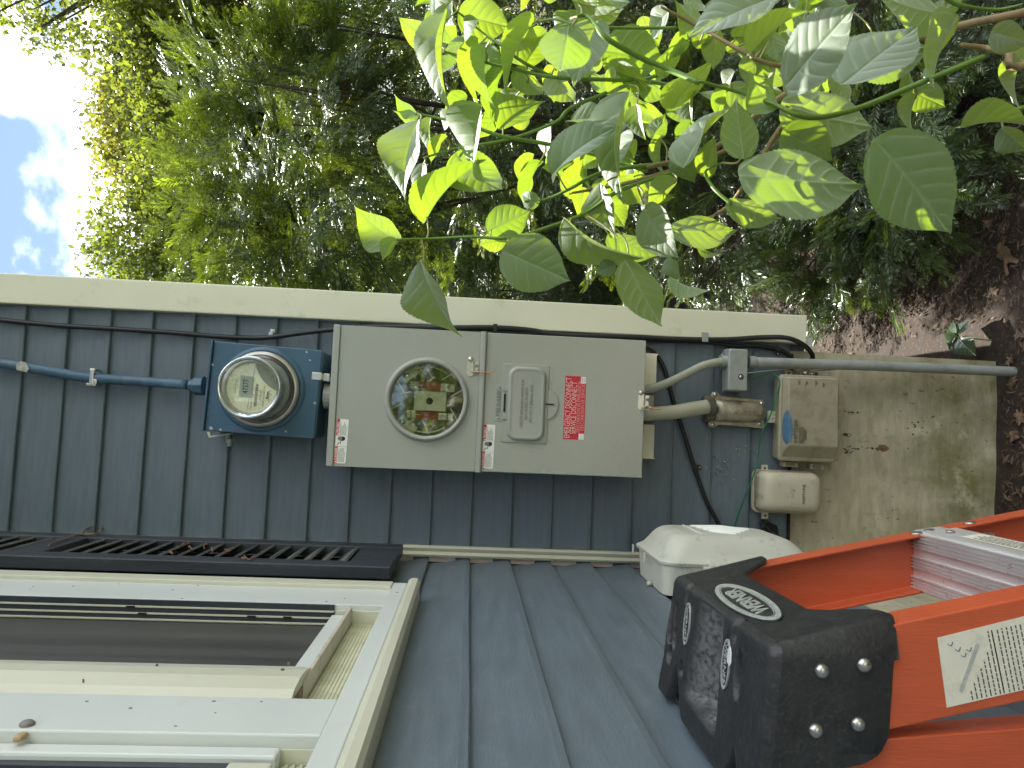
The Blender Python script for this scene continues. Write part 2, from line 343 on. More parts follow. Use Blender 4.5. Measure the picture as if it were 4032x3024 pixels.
def make_leafmat():
    mt = bpy.data.materials.new('hydrangea_leaf'); mt.use_nodes = True; n = mt.node_tree; n.nodes.clear(); lk = n.links.new
    o = n.nodes.new('ShaderNodeOutputMaterial'); at = n.nodes.new('ShaderNodeAttribute'); at.attribute_name = 'tint'
    gm = n.nodes.new('ShaderNodeNewGeometry'); oi = n.nodes.new('ShaderNodeObjectInfo'); tcn = n.nodes.new('ShaderNodeTexCoord')
    nzn = n.nodes.new('ShaderNodeTexNoise'); nzn.inputs['Scale'].default_value = 9; nzn.inputs['Detail'].default_value = 5; lk(tcn.outputs['Object'], nzn.inputs['Vector'])
    def mixc(f, a, b, bl='MIX'):
        q = n.nodes.new('ShaderNodeMixRGB'); q.blend_type = bl
        if hasattr(f, 'links'): lk(f, q.inputs[0])
        else: q.inputs[0].default_value = f
        for i, c in ((1, a), (2, b)):
            if hasattr(c, 'links'): lk(c, q.inputs[i])
            else: q.inputs[i].default_value = (*c, 1)
        return q.outputs[0]
    up = mixc(oi.outputs['Random'], (.050, .105, .032), (.072, .135, .036))
    up = mixc(nzn.outputs[0], up, (.055, .105, .048))
    up = mixc(at.outputs['Fac'], up, (.23, .32, .16))
    dn = mixc(oi.outputs['Random'], (.115, .19, .060), (.145, .22, .065))
    dn = mixc(at.outputs['Fac'], dn, (.38, .46, .24))
    face = mixc(gm.outputs['Backfacing'], up, dn)
    tr = mixc(oi.outputs['Random'], (.32, .50, .018), (.43, .57, .022))
    tr = mixc(at.outputs['Fac'], tr, (.22, .35, .02))
    d = n.nodes.new('ShaderNodeBsdfDiffuse'); lk(face, d.inputs[0])
    t = n.nodes.new('ShaderNodeBsdfTranslucent'); lk(tr, t.inputs[0])
    g = n.nodes.new('ShaderNodeBsdfGlossy'); g.inputs['Roughness'].default_value = .62; g.inputs[0].default_value = (.95, 1, .97, 1)
    # blistered surface between the veins
    vo = n.nodes.new('ShaderNodeTexVoronoi'); vo.inputs['Scale'].default_value = 120; lk(tcn.outputs['Object'], vo.inputs['Vector'])
    bn = n.nodes.new('ShaderNodeBump'); bn.inputs['Strength'].default_value = .35; bn.inputs['Distance'].default_value = .001; lk(vo.outputs['Distance'], bn.inputs['Height'])
    for s in (d, g): lk(bn.outputs[0], s.inputs['Normal'])
    m1 = n.nodes.new('ShaderNodeMixShader'); m1.inputs[0].default_value = .50; lk(d.outputs[0], m1.inputs[1]); lk(t.outputs[0], m1.inputs[2])
    m2 = n.nodes.new('ShaderNodeMixShader'); lk(schlick(n, .070, .38, 2.2), m2.inputs[0]); lk(m1.outputs[0], m2.inputs[1]); lk(g.outputs[0], m2.inputs[2]); lk(m2.outputs[0], o.inputs[0])
    return mt
m_hyd = make_leafmat()

def glassy(name, tint=(.9, .92, .88), base=.06):
    mt = bpy.data.materials.new(name); mt.use_nodes = True; n = mt.node_tree; n.nodes.clear(); lk = n.links.new
    o = n.nodes.new('ShaderNodeOutputMaterial'); t = n.nodes.new('ShaderNodeBsdfTransparent'); t.inputs[0].default_value = (*tint, 1)
    g = n.nodes.new('ShaderNodeBsdfGlossy'); g.inputs['Roughness'].default_value = .04
    mxn = n.nodes.new('ShaderNodeMixShader'); lk(schlick(n, base, .7, 4), mxn.inputs[0]); lk(t.outputs[0], mxn.inputs[1]); lk(g.outputs[0], mxn.inputs[2]); lk(mxn.outputs[0], o.inputs[0])
    return mt
m_glass = glassy('meter_glass', (.90, .92, .88), .05)
m_lens = glassy('clear_plastic', (.90, .92, .82), .20)
m_pane = glassy('window_glass', (.55, .56, .52), .06)
# ================================================================== SETTING: ground
def make_ground():
    # fine sheet near the house with small humps, coarse far out to the horizon
    def h(x, y):
        v = .018*math.sin(3.1*x+1.3*y)+.014*math.sin(5.3*y-2.2*x+1)+.008*math.sin(11*x+7*y)
        near = max(0.0, 1-abs(y+.05)/.5) if x < .62 else 0
        return -.035+v*(1-.7*near) + .03*max(0, min(1, (y-.6)/2))
    xs = [-300, -60, -12, -5, -1] + list(np.arange(-.6, 3.61, .07)) + [5, 9, 20, 60, 300]
    ys = [-300, -60, -20, -9, -5, -3] + list(np.arange(-2.4, 3.21, .07)) + [5, 9, 20, 60, 300]
    V = [(x, y, h(x, y) if (-1 < x < 4 and -3 < y < 4) else -.04) for y in ys for x in xs]
    nx = len(xs); F = [(j*nx+i, j*nx+i+1, (j+1)*nx+i+1, (j+1)*nx+i) for j in range(len(ys)-1) for i in range(nx-1)]
    mt = M('mulch_soil', (.030, .020, .014), .95, var=.6, vscale=45, bump=1.0, bscale=70, dirt=(.11, .075, .05), dirt_amt=.9, dscale=120, dlo=.56, dhi=.64)
    o = grid_mesh('ground', V, F, mt, smooth=True); tag(o, kind='structure'); return h
gh = make_ground()
b = MB(); b.box(-6, 9, -24, -3.6, -.03, .0)
lawn = b.build('lawn', M('lawn_grass', (.07, .13, .025), .9, var=.5, vscale=40, bump=1, bscale=300)); tag(lawn, kind='structure')
b = MB(); b.box(-.9, 2.2, -8.4, -4.2, -.03, .012)
hl_slab = b.build('highlight_slab', M('highlight_slab_concrete', (.74, .71, .64), .8, var=.15, vscale=12, bump=.4, bscale=100)); tag(hl_slab, kind='structure')  # unseen pale slab added to reflect as a highlight on the panel door

# ================================================================== THE HOUSE
EXP = 0.1016; Z0 = 2.5764
house = thing('house', 'blue grey clapboard house with cream corner trim and a stained tan foundation', 'house', (-.3, 1.5, 0))
XR = .648                                          # right side of the house
b = MB()
b.box(-.30, XR-.012, .02, 5.0, .50, 3.7)           # body behind the back wall
b.box(-4.0, -.30, -4.0, 5.0, -.1, 3.7)             # the wing: its body behind the left wall
b.build('wall', M('wall_sheathing', (.15, .17, .18), .8), house)
b = MB(); b.box(-.30, -.03, -.37, .02, .5, 3.7); b.box(-.30, -.03, -4.0, -2.05, .5, 3.7); b.box(-.30, -.03, -2.05, -.37, .5, 1.47); b.box(-.30, -.03, -2.05, -.37, 3.3, 3.7)
b.build('wall', M('window_wall', (.25, .24, .2), .8), house)
b = MB(); b.box(-4.3, XR+.12, -4.2, 5.2, 3.70, 3.85); b.prism([(0, 0), (1, 0), (1, 1)], 0, 0) if False else None
b.loft([[(-4.3, y, 3.85), (XR+.12, y, 3.85), (-1.8, y, 4.7)] for y in (-4.2, 5.2)])
b.build('roof', m_roof, house)

def board(a0, a1, fr, wav, cut=None):
    n = max(2, int((a1-a0)/.06)); me = MB(fr); r2 = random.Random(wav)
    prof = [(-.0125, .003), (-.003, .0005), (-.0005, .0025), (0.0003, .012), (-.006, .06), (-.0110, EXP+.004)]
    rows = []
    for i in range(n+1):
        t = i/n; a = a0+(a1-a0)*t; off = .0007*math.sin(a*9+wav)+.0004*math.sin(a*23+2*wav)
        row = []
        for c, bb in prof:
            aa = a
            if cut and i == n: aa = a - cut*math.sin(min(1, max(0, bb/EXP))*math.pi*.5)
            row.append(me.pt(aa, bb+off*.8, c+off))
        rows.append(row)
    for i in range(n):
        for k in range(len(prof)-1):
            me.f.append((rows[i][k], rows[i+1][k], rows[i+1][k+1], rows[i][k+1]))
    return me
def lay(meshes, ks, parent, fr, mat):
    first = {}
    for k in ks:
        mk = meshes(k)
        if mk not in first:
            a0, a1, wv, cut = mk; mb = board(a0, a1, fr, wv, cut)
            o = mb.build('siding_board', mat, parent, smooth=False, loc=None)
            o0 = origin(parent); first[mk] = o
            for v in o.data.vertices: v.co += o0   # board coordinates from the house corner at its own lap
            o.location = Vector((0, 0, Z0-k*EXP))-o0
        else:
            o = first[mk].copy(); col.objects.link(o); o.location = Vector((0, 0, Z0-k*EXP))-origin(parent)
lay(lambda k: (-.01, .592, k % 3, None), range(-11, 21), house, WALL, m_siding)
def leftmesh(k):
    z = Z0-k*EXP
    return (-4.0, -.002, k % 2, .016)
WIN_B, WIN_T, WIN_A1, WIN_A0 = 1.455, 3.25, -.392, -2.0
lay(leftmesh, [k for k in range(-11, 21) if Z0-k*EXP < WIN_B or Z0-k*EXP > WIN_T], house, LEFT, m_siding_l)
ks = [k for k in range(-11, 21) if WIN_B <= Z0-k*EXP <= WIN_T]
lay(lambda k: (WIN_A1+.004, -.002, 5, .016), ks, house, LEFT, m_siding_l)
lay(lambda k: (-4.0, WIN_A0-.004, 6, None), ks, house, LEFT, m_siding_l)

# corner trim: front face on the back wall, side face along the right of the house
ZT = wl(3178, 1300, .02)[1]
b = MB(WALL); b.box(.582, XR+.008, ZT, 3.68, -.01, .020); b.build('corner_trim', m_trim, house, bevel=.003)
b = MB(WALL); b.box(XR-.012, XR+.008, ZT, 3.68, -.11, -.0101); b.build('corner_trim', m_trim, house)
b = MB(WALL); b.box(.574, .600, ZT-.022, ZT, -.008, .006); b.build('corner_trim_end', m_white, house, bevel=.001)
b = MB(WORLD); b.box(XR-.014, XR-.0125, .031, 5.0, .50, 3.68); b.build('side_wall', m_siding, house)
lay(lambda k: (.112, 5.0, k % 3, None), range(-11, 21), house, lambda a, b_, c: (XR+.006+c, a, b_), m_siding)
# inside corner: white bead with two ridges, pinkish primed strip behind the left boards
b = MB(WALL); b.box(-.01, .012, .45, 3.6, -.014, -.003); b.build('corner_backing', m_pink, house)
b = MB(WALL)
b.loft([[(.004, z, -.004), (.004, z, .010), (.010, z, .014), (.015, z, .010), (.017, z, .006), (.021, z, .010), (.026, z, .013), (.031, z, .009), (.031, z, -.004)] for z in (.53, 3.6)])
b.build('inside_corner_trim', m_cream, house)
# foundation
XF = wl(3500, 1400, -.01)[0]
def stucco_slab(fr, a0, a1, b0, b1, c, seed):
    na, nb = max(8, int((a1-a0)/.02)), 30; rr_ = random.Random(seed); me = MB(fr); rows = []
    for j in range(nb+1):
        row = []
        for i in range(na+1):
            a = a0+(a1-a0)*i/na; bb = b0+(b1-b0)*j/nb
            row.append(me.pt(a, bb, c+.0016*math.sin(a*31+bb*17)+.0012*math.sin(bb*71-a*9)+rr_.uniform(-.0006, .0006)))
        rows.append(row)
    for j in range(nb):
        for i in range(na): me.f.append((rows[j][i], rows[j][i+1], rows[j+1][i+1], rows[j+1][i]))
    return me
stucco_slab(WALL, -.01, XF, -.2, .552, -.016, 1).build('foundation', m_stucco, house, smooth=True)
stucco_slab(LEFT, -4.0, .01, -.2, .552, -.016, 2).build('foundation', m_stucco, house, smooth=True)
b = MB(); b.box(-.28, XF-.0005, .0195, 5.0, -.2, .552); b.build('foundation', m_stucco, house)
b = MB(); b.box(-.6, XF-.01, -.002, .05, .538, .545); b.build('sill_flashing', m_dark, house)

# ------------------------------------------------------------------ window on the left wall
m_screen = M('screen_mesh', (.060, .060, .054), .45, var=.35, vscale=26, stretch=(1, 1, .04), spec=.35)  # upright streaks put reflections into the screen colour
win = tag(MB(LEFT).box(WIN_A0, WIN_A1, 3.10, WIN_T, -.028, .018).build('window', m_white, house, bevel=.002))
def wpart(name, mat, boxes, bev=.0015, par=None):
    b = MB(LEFT)
    for bx in boxes: b.box(*bx)
    return b.build(name, mat, par or win, bevel=bev)
wpart('casing', m_cream, [(-.432, WIN_A1, 1.5075, 3.0995, -.028, .026)])
wpart('casing', m_white, [(-.548, -.4325, 1.5075, 3.0995, -.028, .019)])
wpart('sill_board', m_white, [(-2.0, -.393, 1.480, 1.507, -.028, .024)], .002)
b = MB(LEFT)
b.loft([[(a, 1.4775, -.026), (a, 1.4775, .030), (a, 1.4700, .034), (a, 1.460, .033), (a, 1.4555, .026), (a, 1.4555, -.026)] for a in (-2.0, -.392)])
b.build('drip_edge', m_cream, win)
# sliding tracks in the right jamb
for i, (c0, c1, mt) in enumerate(((.009, .0185, m_shutter), (.006, .0088, m_cream), (-.002, .0058, m_shutter), (-.005, -.0022, m_cream), (-.012, -.0052, m_shutter), (-.015, -.0122, m_cream))):
    wpart('track', mt, [(-.552-.002*(i % 2), -.5482, 1.59, 3.0995, c0, c1)], .0004)
for z, c0 in ((1.92, .006), (1.90, -.005), (1.66, -.005), (1.72, -.005)):
    wpart('track_clip', m_dark, [(-.5565, -.5545, z, z+.014, c0, c0+.003)], .0003)
wpart('jamb_block', m_cream, [(-.552, -.5485, 1.508, 1.588, -.028, .010)], .001)
# recessed ribbed pan between sash and sill board
b = MB(LEFT); 
for k in range(21):
    z0 = 1.508+k*.0026
    b.box(-.986, -.549, z0, z0+.0023, -.030, -.012-(k % 2)*.0009)
b.build('ribbed_pan', m_yellowed, win)
wpart('sash_rail', m_white, [(-.905, -.5600, 1.566, 1.592, -.020, .004)], .001)
wpart('sash_lip', M('sash_lip_vinyl', (.52, .49, .40), .5, var=.1, vscale=20, dirt=(.3, .27, .15), dirt_amt=.6, dscale=30), [(-.905, -.553, 1.560, 1.5655, -.024, .016)], .0008)
b = MB(LEFT)   # meeting stile, rounded
rg = []
for z in (1.562, 3.0995):
    rg.append([(-.822, z, -.026), (-.822, z, .006), (-.846, z, .010), (-.856, z, .0165), (-.885, z, .024), (-.915, z, .026), (-.945, z, .022), (-.962, z, .013), (-.966, z, .002), (-.966, z, -.026)])
b.loft(rg); b.build('sash_stile', m_cream, win, smooth=False)
wpart('stile_end', m_twig, [(-.960, -.852, 1.5605, 1.5618, -.022, .012)], .0003)
wpart('mullion', m_white, [(-1.062, -.968, 1.5075, 3.0995, -.028, .021)], .002)
wpart('mullion_groove', m_cream, [(-1.0645, -1.0625, 1.5075, 3.0995, -.028, .008)], .001)
wpart('sash_stile', m_white, [(-1.086, -1.0648, 1.545, 3.0995, -.026, .0105)], .003)
wpart('sash_stile', m_shutter, [(-1.096, -1.0862, 1.575, 3.0995, -.026, .004)], .0005)
wpart('sash_rail', m_cream, [(-1.95, -1.0962, 1.545, 1.585, -.026, .010)], .002)
b = MB(LEFT)
for k in range(10): b.box(-1.95, -1.066, 1.508+k*.0036, 1.508+k*.0036+.0032, -.030, -.006-(k % 2)*.0018)
b.build('ribbed_pan', m_yellowed, win)
wpart('insect_screen', m_screen, [(-.824, -.5525, 1.592, 3.0995, -.019, -.0165)], 0)
wpart('pane', m_pane, [(-1.95, -1.0965, 1.585, 3.0995, -.002, .001)], 0)
# dark room; added strips stand in for upright reflections in the panes
wpart('room_back', m_dark, [(-2.04, -.38, 1.48, 3.28, -.29, -.27)], 0)
for k in range(9):
    a = -.565-k*.032; wpart('streak_strip', M('streak_strip_tone', (.10+.05*((k*7) % 3), .10+.05*((k*7) % 3), .095+.04*((k*7) % 3)), .9), [(a-.030, a, 1.60, 3.09, -.060-.006*(k % 2), -.056-.006*(k % 2))], 0)
for k in range(9):
    a = -1.15-k*.08; wpart('streak_strip', M('streak_strip_tone', (.22+.04*((k*5) % 3), .21+.04*((k*5) % 3), .15), .9), [(a-.078, a, 1.60, 3.09, -.060-.006*(k % 2), -.056-.006*(k % 2))], 0)
fs = MB(LEFT); fq_ = random.Random(6)
for k in range(46):
    (a0_, a1_, cc0) = ((-1.05, -.975, .0212), (-.545, -.436, .0192), (-.95, -.85, .0262), (-2.0, -.42, .0242))[k % 4 if k % 7 else 0]
    a_ = fq_.uniform(a0_, a1_); z_ = fq_.uniform(1.52, 2.3) if cc0 != .0242 else fq_.uniform(1.484, 1.503); rs_ = fq_.uniform(.0007, .0019)
    fs.prism([(a_+rs_*math.cos(i*1.26)*fq_.uniform(.6, 1), z_+rs_*1.4*math.sin(i*1.26)) for i in range(5)], cc0-.004, cc0+.0003)
fs.build('fly_specks', M('speck', (.16, .15, .12), .8), win)['kind'] = 'stuff'
lt = MB(LEFT); ka, kb = atX(120, 2892, .012)[1:]
lt.lathe(ka, kb+.004, [(.004, .002), (.004, .016), (.0065, .018), (.007, .023), (.005, .025)], 14)
lt.build('latch', M('grey_knob', (.20, .18, .17), .5), win, smooth=True)
b = MB(LEFT); b.box(ka-.024, ka-.010, kb-.005, kb+.004, .0135, .020); b.build('latch', M('tan_catch', (.42, .30, .15), .5), win, bevel=.003)

# ------------------------------------------------------------------ shutter
S0, S1, SB, STp = -.325, -.048, 1.521, 3.3
sh = tag(MB(LEFT).box(S0, S0+.05, SB, STp, .014, .040).build('shutter', m_shutter, house, bevel=.0025))
for bx in ((S1-.05, S1, SB, STp, .014, .040),): MB(LEFT).box(*bx).build('stile', m_shutter, sh, bevel=.0025)
for z0, z1 in ((SB, 1.612), (2.235, 2.300), (3.2, STp)): MB(LEFT).box(S0+.0505, S1-.0505, z0, z1, .0142, .0392).build('rail', m_shutter, sh, bevel=.002)
MB(LEFT).box(S0+.02, S1-.02, SB+.02, STp-.02, .003, .0055).build('back_panel', m_dark, sh)
sl0 = None
for k in range(40):
    z = 1.622+k*.0385
    if 2.20 < z < 2.31 or z > 3.18: continue
    if sl0 is None:
        b = MB(LEFT); b.loft([[(a, -.002, .035), (a, .002, .0385), (a, .036, .0165), (a, .032, .0135)] for a in (S0+.047, S1-.047)])
        sl0 = b.build('slat', m_slat_lit, sh); o0 = origin(sh)
        for v in sl0.data.vertices: v.co += o0
        sl0.location = Vector((0, 0, z))-o0
    else:
        o = sl0.copy(); col.objects.link(o); o.location = Vector((0, 0, z))-origin(sh)
# dry vine caught on the shutter
def poly(pts, y=None, x=None): return [tuple(atY(px, py, y)) if y is not None else tuple(atX(px, py, x)) for px, py in pts]
b = MB(); b.tube(poly([(192, 2146), (235, 2128), (290, 2110), (322, 2100), (345, 2080)], x=.044), .0022, 5); b.tube(poly([(318, 2102), (350, 2104), (385, 2098), (402, 2072)], x=.046), .0018, 5); b.tube(poly([(322, 2100), (332, 2085), (365, 2072)], x=.05), .0015, 5)
tag(b.build('dry_vine', m_twig), 'dry brown vine strand caught over the middle rail of the black shutter', 'vine')
b = MB()
for px, py in ((735, 2140), (760, 2158), (800, 2150), (845, 2164), (900, 2170), (960, 2192), (985, 2197), (705, 2146), (668, 2170)):
    q = [(px+random.uniform(-18, 18), py+random.uniform(-12, 12)) for _ in range(4)]
    b.tube(poly(q, x=.043), .0011, 4)
tag(b.build('dead_leaf_scraps', M('rusty_scraps', (.24, .12, .06), .8)), 'small rusty leaf scraps caught between the lower shutter slats', 'leaf scraps', kind='stuff')
# ================================================================== OLD METER (blue socket box, slightly crooked)
BA, BB, BR = .3962, 1.8612, R(-2.2)
def MBOX(a, b, c):
    x, y = a*math.cos(BR)-b*math.sin(BR), a*math.sin(BR)+b*math.cos(BR); return (BA+x, -c, BB+y)
old = thing('electric_meter', 'old blue painted meter box with a round glass meter reading 47577', 'meter', (BA, 0, BB-.13))
b = MB(MBOX); b.box(-.1030, .1030, -.1290, .1235, .0, .094); b.build('box', m_blue, old, bevel=.004)
b = MB(MBOX); b.box(-.1055, .1055, -.1260, .1262, .0945, .0985); b.build('cover', m_blue, old, bevel=.002)
b = MB(MBOX); b.box(-.1065, .1065, .1266, .1315, .002, .106); b.build('drip_lip', m_blue, old, bevel=.0015)
CA, CB = .0012, .0045
b = MB(MBOX); b.lathe(CA, CB, [(.101, .0986), (.098, .1015), (.094, .104), (.089, .104), (.087, .101), (.086, .0988)], 56, False, False); b.build('embossed_ring', m_blue, old, smooth=True)
b = MB(MBOX); b.lathe(CA, CB, [(.087, .0987), (.0885, .106), (.0885, .114), (.085, .117), (.0805, .118)], 56, True, False); b.build('retaining_ring', M('meter_ring', (.42, .41, .37), .35, .6, var=.2, vscale=40), old, smooth=True)
b = MB(MBOX); b.lathe(CA, CB, [(.0805, .115), (.0785, .122), (.0745, .150), (.0705, .188), (.0698, .1935)], 64, False, False); b.build('glass_cover', m_glass, old, smooth=True)
b = MB(MBOX); b.lathe(CA, CB, [(.0698, .1935), (.0702, .1965), (.0688, .2005), (.0655, .2010), (.0625, .1985), (.0605, .1965)], 64, False, False); b.build('glass_rim', M('thick_glass', (.50, .53, .52), .12, .75), old, smooth=True)
b = MB(MBOX); b.lathe(CA, CB, [(.0605, .1965), (.040, .1985), (.015, .1995), (.001, .1998)], 48, False, True); b.build('glass_front', m_glass, old, smooth=True)
b = MB(MBOX); b.lathe(CA, CB, [(.071, .119), (.071, .126), (.066, .128), (.062, .150), (.0600, .176)], 48, True, False); b.build('meter_body', M('meter_body_grey', (.45, .45, .40), .35, .35, var=.15, vscale=30), old, smooth=True)
b = MB(MBOX); b.lathe(CA, CB, [(.0655, .1755), (.0655, .1785), (.0565, .1795), (.0560, .1770)], 48, False, False); b.build('bezel', M('bezel_grey', (.42, .43, .37), .4), old, smooth=True)
fc = tag(MB(MBOX).lathe(CA, CB, [(.0562, .1766), (.0562, .1772)], 48).build('dial_face', m_face, old))
def fa(x, y): return (CA-(y-860)*.0001226, CB-(x-740)*.0001226)   # close-up photo pixel -> face position
def frect(mb, x0, x1, y0, y1, c0, c1):
    a0, b1 = fa(x0, y1); a1, b0 = fa(x1, y0); mb.box(a0, a1, b0, b1, c0, c1); return mb
frect(MB(MBOX), 520, 752, 652, 1040, .1773, .1790).build('display_frame', M('lcd_frame', (.40, .41, .32), .45), fc, bevel=.0008)
frect(MB(MBOX), 552, 738, 668, 1025, .17905, .17925).build('display', m_lcd, fc)
a, bq = fa(668, 846); text('47577', MBOX, a, bq-.0015, .1794, .0172, m_ink, fc, 'digits', sx=.74, bold=.0002)
arc = [fa(x, y) for x, y in ((770, 420), (790, 500), (840, 590), (900, 680), (970, 750), (1060, 822), (1165, 885))]
cc = fa(740, 860)
circ = []
for t in np.linspace(0, 1, 10):
    a0 = math.atan2(arc[-1][1]-CB, arc[-1][0]-CA); a1 = math.atan2(arc[0][1]-CB, arc[0][0]-CA)
    an = a0+(a1-a0)*t; circ.append((CA+.0555*math.cos(an), CB+.0555*math.sin(an)))
MB(MBOX).prism(arc[:-1]+circ, .17735, .1776).build('tinted_window', M('tinted_window', (.24, .25, .18), .3, var=.15, vscale=90), fc)
b = MB(MBOX); p0 = fa(766, 415); p1 = fa(690, 1303); b.prism([p1, (p1[0], p1[1]-.0006), (p0[0], p0[1]-.0006), p0], .17735, .1777); b.build('face_line', m_inkgrey, fc)
bars = MB(MBOX); rr2 = random.Random(3); y = 782
while y < 1192:
    wd = rr2.choice((4, 5, 8, 11)); frect(bars, 806, 858, y, y+wd, .17735, .1775); y += wd+rr2.choice((4, 5, 8))
bars.build('barcode', m_ink, fc)
for s, x, y, sz, sx in (('CL200 240V 3W TYPE C1SR 30TA 1.0Kh', 772, 985, .0052, .80), ('G0201', 795, 1010, .0036, .8), ('70 027 424', 928, 985, .0064, .8), ('METER READ REMOTELY', 984, 990, .0052, .85), ('BATTERY AR-NO 60HZ', 1078, 985, .0032, .85), ('USA', 1108, 960, .0032, .9), ('AMERICAN LIGHT SERVICE', 460, 850, .0034, .8)):
    a, bq = fa(x, y); text(s, MBOX, a, bq, .1775, sz, m_inkgrey, fc, 'printed_text', sx=sx)
a, bq = fa(1056, 975); text('Itron', MBOX, a, bq, .1775, .0088, m_ink, fc, 'printed_text', sx=.95, bold=.0003)
# hub at the top, latch at the bottom
b = MB(WALL)
hubp = [wl(x, y, .045) for x, y in ((745, 1516), (763, 1517), (768, 1518), (806, 1519))]
b.tube([(p[0], p[1], .045) for p in hubp], [.0135, .0165, .0235, .0245], 8, sm=False)
b.build('cable_hub', m_blue, old, bevel=.002)
b = MB(MBOX); b.box(.034, .052, -.1305, -.108, .0988, .1010); b.box(.034, .052, -.146, -.1312, .080, .083); b.box(.036, .050, -.1312, -.1292, .08, .101); b.build('latch', m_steel, old, bevel=.001)
b = MB(MBOX)
for (x, y, r_) in ((-.098, .112, .004), (-.1, .09, .003), (.08, -.10, .002), (-.092, -.06, .0025), (-.02, -.121, .003), (.05, .124, .003), (.099, -.09, .0025)):
    b.prism([(x+r_*(1+.5*math.sin(k*2.3))*math.cos(k*1.05), y+r_*(1+.5*math.cos(k*3.1))*math.sin(k*1.05)) for k in range(6)], .0986, .0989)
b.build('paint_chips', m_bluechip, old)
# short nipple joining the two boxes
nip = MB(WALL); na, nb_ = wl(1296, 1560, .05); nip.tube([(na, 1.728, .05), (na, 1.700, .05)], .031, 20, sm=False)
tag(nip.build('pipe_nipple', m_panel_edge, None, smooth=False), 'short grey pipe nipple between the blue meter box and grey panel', 'pipe')
b = MB(WALL); n0 = wl(1298, 1475, .06); b.box(n0[0]-.012, n0[0]+.016, 1.702, 1.712, .055, .075); b.box(n0[0]-.018, n0[0]-.010, 1.7025, 1.726, .055, .068)
tag(b.build('strap_clip', m_steel, None, bevel=.001), 'small metal strap clip on top edge of the grey panel', 'clip')
# service cable coming down, strapped
cab = [(0, 1431), (95, 1444), (196, 1462), (353, 1487), (548, 1501), (735, 1514)]
b = MB(WALL); b.tube([(-.0+wl(-140, 1412, .02)[0], wl(-140, 1412, .02)[1], .022)]+[(*wl(x, y, .022+.022*(i == 5)), .022+.022*(i == 5)) for i, (x, y) in enumerate(cab)], .0125, 12)
b2 = MB(WALL)
for i in range(70):   # twisted sheath ridges
    pass
m_bluecab = M('painted_cable', (.050, .115, .180), .5, var=.2, vscale=14, bump=1.0, bscale=40, stretch=(1, 1, .35), dirt=(.16, .2, .22), dirt_amt=.5, dscale=26)
cable = tag(b.build('service_cable', m_bluecab, None, smooth=True), 'thick blue painted service cable dropping into the blue meter box', 'cable')
b = MB(WALL); a, z = wl(356, 1484, .04); b.box(a-.019, a+.019, z-.004, z+.005, .0335, .0355); b.box(a+.015, a+.021, z-.006, z+.006, .004, .034); b.box(a-.021, a-.015, z-.010, z+.012, .006, .034); b.box(a-.016, a-.005, z-.013, z-.0045, .0345, .0365)
tag(b.build('cable_strap', m_steel, None, bevel=.001), 'bent metal strap holding the thick blue cable', 'strap')
b = MB(WALL); a, z = wl(92, 1444, .03)
b.prism([(a-.013, z-.012), (a-.004, z-.016), (a+.009, z-.010), (a+.013, z+.004), (a+.004, z+.014), (a-.009, z+.012)], .0335, .0355); b.build('bare_patch', M('bare_tape', (.36, .36, .32), .7, var=.4, vscale=90), cable)
# tan bracket and coax splice left of the meter box
br = thing('cable_bracket', 'tan L shaped bracket with grey coax fitting left of blue meter box', 'bracket', (*wl(850, 1715, .02)[:1], 0, wl(850, 1715, .02)[1]))
def wpoly(pts, c): return [wl(x, y, c) for x, y in pts]
b = MB(WALL); b.prism(wpoly([(817, 1701), (829, 1701), (833, 1716), (910, 1704), (911, 1712), (825, 1724)], .03)[::-1], .02, .035); b.build('bracket_plate', m_cream, br, bevel=.001)
b = MB(WALL); p = [wl(x, y, .03) for x, y in ((888, 1719), (905, 1720))]; q = [wl(x, y, .03) for x, y in ((904, 1728), (904, 1742), (904, 1757))]
b.tube([(*p[0], .03), (*p[1], .03)], .0045, 8, sm=False); b.tube([(*q[0], .03), (*q[1], .03)], .0085, 6, sm=False); b.tube([(*q[1], .03), (*q[2], .03)], .005, 8, sm=False); b.build('coax_fitting', m_pvc, br)

# ================================================================== NEW METER PANEL
PA0, PA1, PT, PB, PM = .2262, .5560, 1.7017, .9592, 1.3578
pan = thing('meter_panel', 'tall grey steel meter panel with an empty round socket and red EMERGENCY DISCONNECT sticker', 'meter panel', ((PA0+PA1)/2, 0, PB))
CXA, CXB = wl(1680.8, 1572.9, .125); RI, RO = .0862, .0980
# upper door with a round hole
def door_with_hole(a0, a1, b0, b1, c, ca, cb, r, th, n=64):
    me = MB(WALL); outer = []; inner = []
    for k in range(n):
        t = 2*math.pi*k/n; dx, dy = math.cos(t), math.sin(t)
        s = min(((a1-ca) if dx > 0 else (ca-a0))/max(1e-6, abs(dx)), ((b1-cb) if dy > 0 else (cb-b0))/max(1e-6, abs(dy)))
        outer.append((ca+dx*s, cb+dy*s)); inner.append((ca+dx*r, cb+dy*r))
    for crn in ((a0, b0), (a1, b0), (a1, b1), (a0, b1)):
        k = min(range(n), key=lambda i: (outer[i][0]-crn[0])**2+(outer[i][1]-crn[1])**2); outer[k] = crn
    ids = [[me.pt(*p, cc_) for p in ring] for ring, cc_ in ((outer, c-th), (outer, c), (inner, c), (inner, c-th))]
    for A_, B_ in ((0, 1), (1, 2), (2, 3), (3, 0)):
        for k in range(n):
            q = (k+1) % n; me.f.append((ids[A_][k], ids[A_][q], ids[B_][q], ids[B_][k]))
    return me
